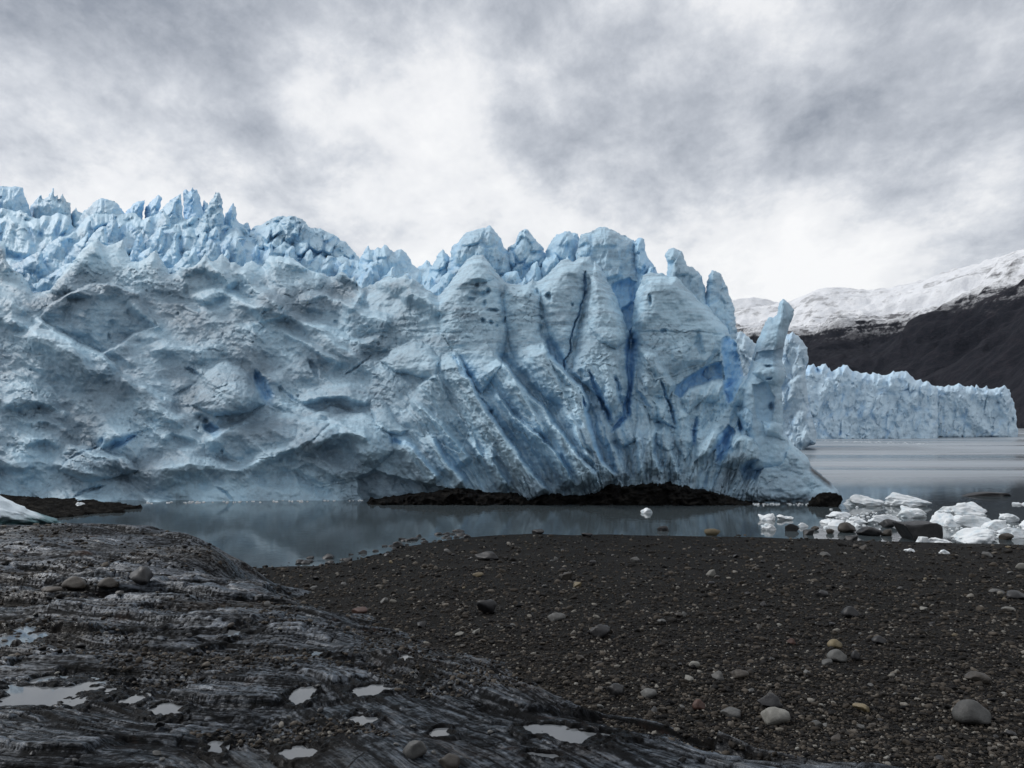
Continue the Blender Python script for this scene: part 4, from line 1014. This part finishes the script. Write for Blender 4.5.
# countable loose stones: copies of a few shapes
protos = {}
def loose(mk, i):
    if (mk, i) not in protos:
        V, T = PROTO[i]
        me_o = mesh_np('stone', V, None, MATS[mk], T3=T, smooth=False); protos[(mk, i)] = me_o; return me_o, True
    return protos[(mk, i)].copy(), False
KIND = {'g': ('small grey stone lying loose on the dark gravel beach', 'loose grey stones on the gravel'),
        'd': ('small blackish stone lying loose on the dark gravel beach', 'loose black stones on the gravel'),
        'p': ('small pale stone lying loose on the dark gravel beach', 'loose pale stones on the gravel'),
        'b': ('small brown stone lying loose on the dark gravel beach', 'loose brown stones on the gravel'),
        'o': ('small ochre stone lying loose on the dark gravel beach', 'loose ochre stones on the gravel')}
KROCK = {'g': ('small grey stone lying loose in the hollows of the bedrock', 'loose grey stones on the bedrock'),
         'd': ('small black stone lying loose in the hollows of the bedrock', 'loose black stones on the bedrock'),
         'p': ('small pale stone lying loose in the hollows of the bedrock', 'loose pale stones on the bedrock'),
         'b': ('small brown stone lying loose in the hollows of the bedrock', 'loose brown stones on the bedrock')}
r = np.random.default_rng(77)
made = 0
while made < 215:
    u = r.uniform(-20, 1044); v = 545+(768-545)*r.random()**1.15
    x_, y_, z_ = solve_ground(u, v)
    zg = h_gravel(np.array([x_]), np.array([y_]))[0]; zr = h_rock(np.array([x_]), np.array([y_]))[0]
    if z_ < .03: continue
    onrock = zr > zg+.01
    if onrock and (r.random() < .60): continue
    if onrock: mk = r.choice(list('gdpb'), p=[.34, .3, .1, .26])
    else: mk = r.choice(list('gdpbo'), p=[.33, .20, .12, .30, .05])
    px = (3.0+r.gamma(1.6, 1.6))*(.75+.6*(v-545)/223); px = min(px, 15)
    sz = px/F*y_/1.0
    o, first = loose(mk, int(r.integers(0, 9)))
    if not first: COL.objects.link(o)
    o.scale = (sz*.62, sz*.62, sz*.55); o.location = (x_, y_, max(zg, zr)+sz*.24)
    o.rotation_euler = (r.normal(0, .25), r.normal(0, .25), r.uniform(0, 6.28))
    lab, gr = (KROCK if onrock else KIND)[mk]
    tag(o, lab, 'stone', gr); made += 1
for i in range(40):
    u = r.uniform(296, 470); v = np.interp(u, SH[:, 0], SH[:, 1])+r.uniform(-7, 3)
    x_, y_ = on_plane(u, v); mk = 'd' if i % 3 else 'b'; o, first = loose('d', int(r.integers(0, 9)))
    if not first: COL.objects.link(o)
    sz = (4+r.gamma(2, 1.5))/F*y_*.6; o.scale = (sz, sz, sz*.9); o.location = (x_, y_, max(float(h_gravel(np.array([x_]), np.array([y_]))[0]), -.25*sz)+.25*sz)
    o.rotation_euler = (r.normal(0, .2), r.normal(0, .2), r.uniform(0, 6.28))
    tag(o, 'small black stone standing half in the water at the left end of the gravel shore', 'stone', 'wet stones along the left end of the shore')
# the uncountable gravel: one object
def gravel_mass(n, v_lo, v_hi, pw, px_lo, px_sc, ic, seed, rockshare):
    r = np.random.default_rng(seed)
    u = np.where(r.random(n) < .86, r.uniform(-40, 1064, n), np.where(r.random(n) < .5, r.uniform(-420, -40, n), r.uniform(1064, 1444, n))); v = v_lo+(v_hi-v_lo)*r.random(n)**pw
    # step towards the ground along the sight line, all at once
    ys = np.exp(np.linspace(math.log(2.3), math.log(42), 260)); Y = np.full(n, np.nan)
    zz = np.full(n, np.nan)
    for c in range(0, n, 1500):
        s_ = slice(c, min(n, c+1500))
        X = (u[s_, None]-U0)/F*ys[None]; YY = np.broadcast_to(ys[None], X.shape)
        zg = h_gravel(X, YY); zr_ = CZ+(V0-v[s_, None])/F*YY
        k_ = np.argmax(zr_ <= zg, axis=1); rows = np.arange(len(k_))
        Y[s_] = ys[k_]; zz[s_] = zg[rows, k_]
    Y = Y*np.exp(r.uniform(-.006, .006, n)); x = (u-U0)/F*Y
    zg = h_gravel(x, Y); zr = np.concatenate([h_rock(x[c:c+40000], Y[c:c+40000]) for c in range(0, n, 40000)])
    on = zr > zg; sel = (np.maximum(zg, zr) > -.09) & (~on | (r.random(n) < rockshare))
    hole = pn(x*.45, Y*.45, 6, 46); sel &= ~on | (hole > -.04)
    x, Y, z, v = x[sel], Y[sel], np.maximum(zg, zr)[sel], v[sel]; m_ = len(x)
    px = (px_lo+r.gamma(1.3, px_sc, m_))*(.7+.6*(v-535)/233); s = np.minimum(px, 9)/F*Y*.5
    V0_, T0 = ic; shp = [stone_shape(ic, 500+i, .6, .6)[0] for i in range(12)]
    nv = len(V0_); P = np.stack(shp)[r.integers(0, 12, m_)]
    a = r.uniform(0, 6.283, m_); ca, sa = np.cos(a), np.sin(a)
    t = r.normal(0, .3, m_); ct, st_ = np.cos(t), np.sin(t)
    X1, Y1, Z1 = P[:, :, 0], P[:, :, 1], P[:, :, 2]
    X2 = X1*ct[:, None]-Z1*st_[:, None]; Z2 = X1*st_[:, None]+Z1*ct[:, None]
    Vx = (X2*ca[:, None]-Y1*sa[:, None])*s[:, None]+x[:, None]; Vy = (X2*sa[:, None]+Y1*ca[:, None])*s[:, None]+Y[:, None]; Vz = Z2*s[:, None]+(z+s*.15)[:, None]
    tone = np.clip(.42+.30*r.normal(size=m_)+.38*(r.random(m_) < .06), 0, 1)
    return np.stack([Vx, Vy, Vz], -1).reshape(-1, 3), (T0[None]+(np.arange(m_)*nv)[:, None, None]).reshape(-1, 3), np.repeat(tone, nv)
I1 = ico(1)
A = gravel_mass(17500, 535, 775, .85, 2.1, 1.3, I2, 5, .5)
B = gravel_mass(70000, 534, 775, .75, 1.2, .8, I1, 6, .5)
C_ = gravel_mass(5200, 536, 775, .95, 3.8, 1.7, I2, 8, .35)
V = np.concatenate([A[0], B[0], C_[0]]); T = np.concatenate([A[1], B[1]+len(A[0]), C_[1]+len(A[0])+len(B[0])]); tone = np.concatenate([A[2], B[2], C_[2]*.8+.08])
tag(mesh_np('gravel', V, None, GRAVEL, attrs={'tone': tone}, T3=T, smooth=False), kind='stuff')

# ------------------------------------------------------------------ ice floes
FLOES = [ # left, top, right, bottom, apex (0..1 along the width), label
    (842,491,891,506,.35,'long low floe floating just right of the glacier toe'),
    (888,488,932,506,.2,'wedge shaped floe sloping to the right, tallest at the back of the ice field'),
    (900,502,929,518,.25,'sloping floe in front of the tall wedge shaped one'),
    (936,504,965,513,.7,'thin flat floe left of the peaked floe'),
    (948,499,991,514,.72,'peaked floe on the right, in front of the black islet'),
    (929,509,961,526,.35,'blocky white floe right behind the flat topped rock'),
    (955,511,1006,527,.45,'wide lumpy floe in the middle of the ice on the right'),
    (1000,510,1019,522,.4,'small pointed floe near the right edge'),
    (1014,513,1050,530,.5,'floe cut off by the right edge of the picture'),
    (955,523,1005,542,.4,'big rounded stranded ice lump nearest the gravel on the right'),
    (998,524,1036,538,.5,'stranded ice behind the brown shore boulder at the right edge'),
    (915,534,931,545.5,.5,'small bluish ice cube leaning against the flat topped rock'),
    (929,536,958,544,.7,'low sharp ice sliver in front of the flat topped rock'),
    (824,510,851,517,.4,'thin slab of ice drifting nearest the toe boulder'),
    (845,514,868,524,.5,'flat slushy floe behind the dome shaped boulder'),
    (868,511,900,524,.3,'low pointed floe between the round black boulder and the toe'),
    (905,547,918,552.5,.5,'small ice lump stranded on the gravel below the flat topped rock'),
    (940,548,950,554,.3,'tiny tilted ice fragment on the gravel, right of the small ice lump'),
    (756,511,776,520,.8,'saddle shaped floe, leftmost of the four small ones in the pool'),
    (778,513,796,520,.5,'smooth low floe right of the saddle shaped one in the pool'),
    (761,521,776,530,.5,'little pointed floe in front of the saddle shaped one'),
    (797,521,809,527,.5,'round small floe beside the low black rock awash'),
    (640,506,656,513,.6,'lone small floe in front of the dark moraine'),
    (983,517,1014,530,.4,'low broad floe between the wide lumpy floe and the right edge'),
    (938,516,962,527,.6,'angular floe tucked behind the big rounded stranded lump'),
    (71,496,85,504,.4,'small white ice lump on the dark gravel bank at the left'),
]
for i, (u0, v0, u1, v1, ap, lab) in enumerate(FLOES):
    land = 'gravel' in lab and 'bank' not in lab and 'nearest' not in lab
    if 'bank' in lab: Y, zb = 47.0, .12
    else:
        X_, Y = on_plane((u0+u1)/2, v1); zb = 0.0
        if land: _, Y, zb = solve_ground((u0+u1)/2, v1)
    w = (u1-u0)/F*Y/2; hg = (v1-v0)/F*Y
    V, T = I4; V = V.copy(); rr = np.random.default_rng(900+i)
    for _ in range(14):
        nrm = rr.normal(size=3); nrm /= np.linalg.norm(nrm); c = rr.uniform(.35, .8); V = V-np.outer(np.maximum(V@nrm-c, 0)*.9, nrm)
    V = V*(1+.30*fbm(V[:, 0]*1.7+i*5, V[:, 1]*1.7, V[:, 2]*1.7, 3, 59)+.05*ridged(V[:, 0]*4+i, V[:, 1]*4, V[:, 2]*4, 2, 60))[:, None]
    V[:, 0] /= np.abs(V[:, 0]).max(); V[:, 2] = np.maximum(V[:, 2], -.35)
    V[:, 2] -= V[:, 2].min(); V[:, 2] /= V[:, 2].max()
    xa = (V[:, 0]+1)/2; tent = np.where(xa < ap, xa/ap, (1-xa)/(1-ap))
    V[:, 2] *= .62+.42*np.sqrt(tent)
    if 'saddle' in lab: V[:, 2] *= .55+.9*np.abs(xa-.45)
    if 'cube' in lab: V[:, 2] = np.minimum(V[:, 2], .6)
    V[:, 2] /= V[:, 2].max()
    V = V*np.array([w*1.06, w*.75, hg*.86]); V[:, 2] -= hg*.12
    o = mesh_np('ice_floe' if not (land or 'bank' in lab) else 'ice_lump', V, None, FLOE, T3=T)
    o.location = ((u0+u1)/2*Y/F-U0/F*Y, Y+w*.25, zb)
    tag(o, lab, 'ice floe' if not (land or 'bank' in lab) else 'ice lump', 'broken ice along the shore')
scraps = []
r = np.random.default_rng(55)
for i in range(5):
    V, T = I3; V = V.copy()
    for _ in range(9):
        nrm = r.normal(size=3); nrm /= np.linalg.norm(nrm); V = V-np.outer(np.maximum(V@nrm-r.uniform(.4, .8), 0)*.9, nrm)
    V = V*(1+.25*fbm(V[:, 0]*2+i*3, V[:, 1]*2, V[:, 2]*2, 3, 65))[:, None]; V /= np.abs(V[:, 0]).max(); V[:, 2] *= .55
    scraps.append((V, T))
sproto = {}
for i in range(130):
    u = r.uniform(826, 1034); v = {0: r.uniform(503, 516), 1: r.uniform(512, 528), 2: r.uniform(520, 538)}[i % 3]
    if u < 900 and v > 524: v -= 9
    if 893 < u < 944 and v > 516: u += 60
    if any(a_-2 < u < c_+2 and b_-5 < v < d_+1 for a_, b_, c_, d_, _, _ in FLOES): continue
    x_, y_ = on_plane(u, v); j = int(r.integers(0, 5)); sz = (2.5+r.gamma(2, 1.6))/F*y_
    if j not in sproto: sproto[j] = o = mesh_np('ice_floe', scraps[j][0], None, FLOE, T3=scraps[j][1])
    else: o = sproto[j].copy(); COL.objects.link(o)
    o.location = (x_, y_, .0); o.scale = (sz, sz*.8, sz*r.uniform(.7, 1.2)); o.rotation_euler = (0, 0, r.uniform(0, 6.28))
    tag(o, 'small low scrap of white ice drifting between the bigger floes by the right shore', 'ice floe', 'small scraps of drift ice by the right shore')
# big stranded ice block on the left edge
Y = 21.6; V, T = I4; V = V.copy(); rr = np.random.default_rng(77)
for _ in range(10):
    nrm = rr.normal(size=3); nrm /= np.linalg.norm(nrm); V = V-np.outer(np.maximum(V@nrm-rr.uniform(.55, .9), 0)*.85, nrm)
V = V*(1+.34*fbm(V[:, 0]*1.8, V[:, 1]*1.8, V[:, 2]*1.8, 4, 64)+.07*ridged(V[:, 0]*4, V[:, 1]*4, V[:, 2]*4, 3, 62))[:, None]
V[:, 0] /= np.abs(V[:, 0]).max(); V[:, 2] = np.maximum(V[:, 2], -.5); V[:, 2] -= V[:, 2].min(); V[:, 2] /= V[:, 2].max()
xa = (V[:, 0]+1)/2; V[:, 2] *= np.interp(xa, [0, .3, .55, .75, 1], [.6, 1, .95, .72, .22])
V = V*np.array([60/F*Y, 1.0, 42/F*Y])
o = mesh_np('ice_block', V, None, FLOE2, T3=T); o.location = ((-10-U0)/F*Y, Y, CZ-(531-V0)/F*Y)
tag(o, 'large white stranded ice block with underside shadow painted dark green at the left edge', 'ice block')
# brash ice drifting in thin lines: uncountable
r = np.random.default_rng(31); Vs, Ts, off = [], [], 0
def brash(u0, v0, u1, v1, spread, n, px):
    global off
    for _ in range(n):
        t = r.random(); u = u0+(u1-u0)*t; v = v0+(v1-v0)*t+r.normal(0, spread)
        if v < 437.5: continue
        x_, y_ = on_plane(u, v); s = px*r.uniform(.4, 1.3)/F*y_
        V_, T_ = I1; V_ = V_*np.array([s, s*r.uniform(.5, 1.2), .05+.10*s*r.random()])*(1+.25*r.normal(size=(len(V_), 1)))+np.array([x_, y_, .01])
        Vs.append(V_); Ts.append(T_+off); off += len(V_)
brash(822,441,930,444,.5,90,1.0)
brash(830,518,905,520,4.5,110,1.6); brash(940,524,1030,531,4,110,1.8)
brash(140,503.2,362,500.6,.4,70,1.4); brash(742,504.5,812,504.5,.5,40,1.6)
tag(mesh_np('brash_ice', np.concatenate(Vs), None, FLOE, T3=np.concatenate(Ts)), kind='stuff')

# ------------------------------------------------------------------ mountains
def mountain(name, u_pts, ridge_v, ridge_d, shore_d, nu, nt_, seed, snow, rough=1.0):
    us = np.linspace(u_pts[0], u_pts[-1], nu); rv = np.interp(us, u_pts, ridge_v); rd = np.interp(us, u_pts, ridge_d); sdn = np.interp(us, u_pts, shore_d)
    t = np.linspace(0, 1.5, nt_)[:, None]
    D = sdn+(rd-sdn)*t; H = (V0-rv)/F*rd
    x = (us-U0)/F*D; y = D+0*x
    prof = np.where(t <= 1, np.clip(t, 0, 1)**1.15, 1-(t-1)*1.3)
    n = fbm(x/420, y/420, seed, 5, 66); rg = ridged(x/520+.4*n, y/700, seed+3, 4, 67)
    fade = np.sin(np.clip(t, 0, 1)*math.pi)**.7
    z = H*prof+fade*rough*(70*n+60*rg)*np.clip(H/600, .3, 1)+9*fbm(x/70, y/70, seed, 4, 68)*np.clip(t*3, 0, 1)+5*pn(x/26, y/26, seed, 69)*np.clip(t*3, 0, 1)
    z = np.where(t < .01, -3, z)
    V = np.stack([x, y, z], -1).reshape(-1, 3)
    return tag(mesh_np(name, V, grid_quads(*x.shape), MOUNTAIN, attrs={'snow': np.full(len(V), snow)}), kind='structure')
up = [640,735,790,813,840,870,890,915,940,975,1000,1024,1060,1120,1250,1500]
rv = [320,312,300,291,287,289,287,281,273,263,255,247,236,222,200,190]
rd = [4300,4200,4100,4000,3900,3750,3650,3500,3350,3100,2950,2800,2700,2600,2500,2500]
sh = [2300,2200,2100,2000,1900,1800,1700,1600,1500,1350,1250,1150,1100,1000,900,900]
mountain('mountain', up, rv, rd, sh, 520, 420, 1, 0)
mountain('far_mountain', [500,640,700,735,750,762,775,800,850,950], [330,318,304,299,296,298,301,304,312,330], [6500]*10, [4800]*10, 240, 160, 5, 40, .6)

# ------------------------------------------------------------------ sky, sun, camera
w = bpy.data.worlds.new('World'); scene.world = w; w.use_nodes = True
nt = w.node_tree; nt.nodes.clear(); k = N(nt)
SUN_EL, SUN_AZ = math.radians(42), math.radians(-68)      # azimuth from +Y towards +X
sky = k.n('ShaderNodeTexSky', sky_type='NISHITA'); sky.sun_disc = False
sky.sun_elevation = SUN_EL; sky.sun_rotation = SUN_AZ
D = k.vmath('NORMALIZE', k.coord('Generated')); sp = k.n('ShaderNodeSeparateXYZ'); nt.links.new(D, sp.inputs[0])
zz = k.math('ADD', k.math('ABSOLUTE', sp.outputs[2]), .42)
cb = k.n('ShaderNodeCombineXYZ')
nt.links.new(k.math('DIVIDE', sp.outputs[0], zz), cb.inputs[0]); nt.links.new(k.math('DIVIDE', sp.outputs[1], zz), cb.inputs[1])
cv = k.mapping(cb.outputs[0], (1.0, .8, 1), (0, 0, math.radians(25)))
c1 = k.noise(cv, 2.2, 11, .64, .1); c2 = k.noise(k.mapping(cv, loc=(5, 3, 1)), 7.0, 10, .66, .1)
f = k.math('ADD', k.math('MULTIPLY', c1, .60), k.math('MULTIPLY', c2, .48))
# large light and dark masses of the cloud deck
for u, v, rad, wt in ((385,85,.10,.13),(40,235,.17,.17),(150,40,.20,-.04),(450,10,.16,-.03),(705,150,.11,-.04),(300,170,.18,.08),(560,200,.16,.07),(790,285,.10,.20),(960,140,.10,.05),(740,30,.10,.04),(590,2,.05,.07),
                      (75,85,.16,-.10),(230,5,.22,-.10),(625,125,.12,-.09),(965,60,.16,-.11),(470,150,.10,-.04),(800,100,.12,-.03),(880,170,.10,-.02),(600,-40,.10,-.08)):
    d = np.array([(u-U0)/F, 1, (V0-v)/F]); d /= np.linalg.norm(d)
    dp = k.vmath('DOT_PRODUCT', D, tuple(d))
    f = k.math('ADD', f, k.mrange(dp, math.cos(rad*1.5), 1.0, 0.0, wt, True))
cloud = k.ramp(f, [(.31, (3.1, 3.4, 3.95)), (.44, (5.35, 5.65, 6.2)), (.52, (7.2, 7.45, 7.9)), (.59, (9.0, 9.1, 9.3)), (.72, (10.4, 10.4, 10.4))])
back_dim = k.mrange(sp.outputs[1], -.6, .55, .74, 1.0)      # added dimming of the unseen sky behind the viewpoint, darkens the ice faces
cl = k.n('ShaderNodeVectorMath', operation='SCALE'); nt.links.new(cloud, cl.inputs[0]); nt.links.new(back_dim, cl.inputs['Scale'])
skyc = k.mix(.06, cl.outputs[0], sky.outputs[0])
bg = k.n('ShaderNodeBackground'); nt.links.new(skyc, bg.inputs[0]); bg.inputs[1].default_value = .1
out = k.n('ShaderNodeOutputWorld'); nt.links.new(bg.outputs[0], out.inputs[0])
L = bpy.data.lights.new('sun', 'SUN'); L.energy = 1.6; L.angle = math.radians(14); L.color = (1, .985, .965)
lo = bpy.data.objects.new('sun', L); COL.objects.link(lo)
dirv = np.array([math.sin(SUN_AZ)*math.cos(SUN_EL), math.cos(SUN_AZ)*math.cos(SUN_EL), math.sin(SUN_EL)])
from mathutils import Vector
lo.rotation_euler = Vector(dirv).to_track_quat('Z', 'Y').to_euler(); lo.location = (0, 0, 80)
for g in (GL, GB, GC): 
    for c in g.children: c.location = tuple(-np.array(g.location))

m = bpy.data.materials.new('thin_air'); m.use_nodes = True; m.node_tree.nodes.clear()
o_ = m.node_tree.nodes.new('ShaderNodeOutputMaterial'); pv = m.node_tree.nodes.new('ShaderNodeVolumePrincipled')
pv.inputs['Color'].default_value = (.62, .75, .95, 1); pv.inputs['Density'].default_value = 0.9e-5; pv.inputs['Anisotropy'].default_value = .1
m.node_tree.links.new(pv.outputs[0], o_.inputs['Volume'])
hx = S_+200
o = mesh_np('haze', [(-hx,-hx,-3.7),(hx,-hx,-3.7),(hx,hx,-3.7),(-hx,hx,-3.7),(-hx,-hx,1500),(hx,-hx,1500),(hx,hx,1500),(-hx,hx,1500)],
            [(0,3,2,1),(4,5,6,7),(0,1,5,4),(1,2,6,5),(2,3,7,6),(3,0,4,7)], m, smooth=False)
tag(o, kind='stuff')
# repeats that other things hide completely are left out
for nm in ['serac.024', 'serac.025', 'serac.052', 'serac.060', 'serac.061', 'serac.062', 'stone.058', 'stone.066', 'stone.090', 'stone.106', 'stone.113', 'stone.117', 'stone.130', 'stone.185', 'stone.188', 'stone.195', 'stone.247', 'ice_floe.023', 'ice_floe.031', 'ice_floe.033']:
    o = bpy.data.objects.get(nm)
    if o: bpy.data.objects.remove(o)
cam = bpy.data.cameras.new('camera'); co = bpy.data.objects.new('camera', cam); COL.objects.link(co)
cam.sensor_width = 36; cam.lens = F/1024*36; cam.shift_y = (V0-384)/1024
cam.clip_start = .1; cam.clip_end = 30000
co.location = (0, 0, CZ); co.rotation_euler = (math.radians(90), 0, 0); scene.camera = co
vs = scene.view_settings; vs.view_transform = 'Standard'; vs.look = 'None'; vs.exposure = 0; vs.gamma = 1; vs.use_curve_mapping = False
scene.cycles.max_bounces = 8; scene.cycles.diffuse_bounces = 6; scene.cycles.use_denoising = True
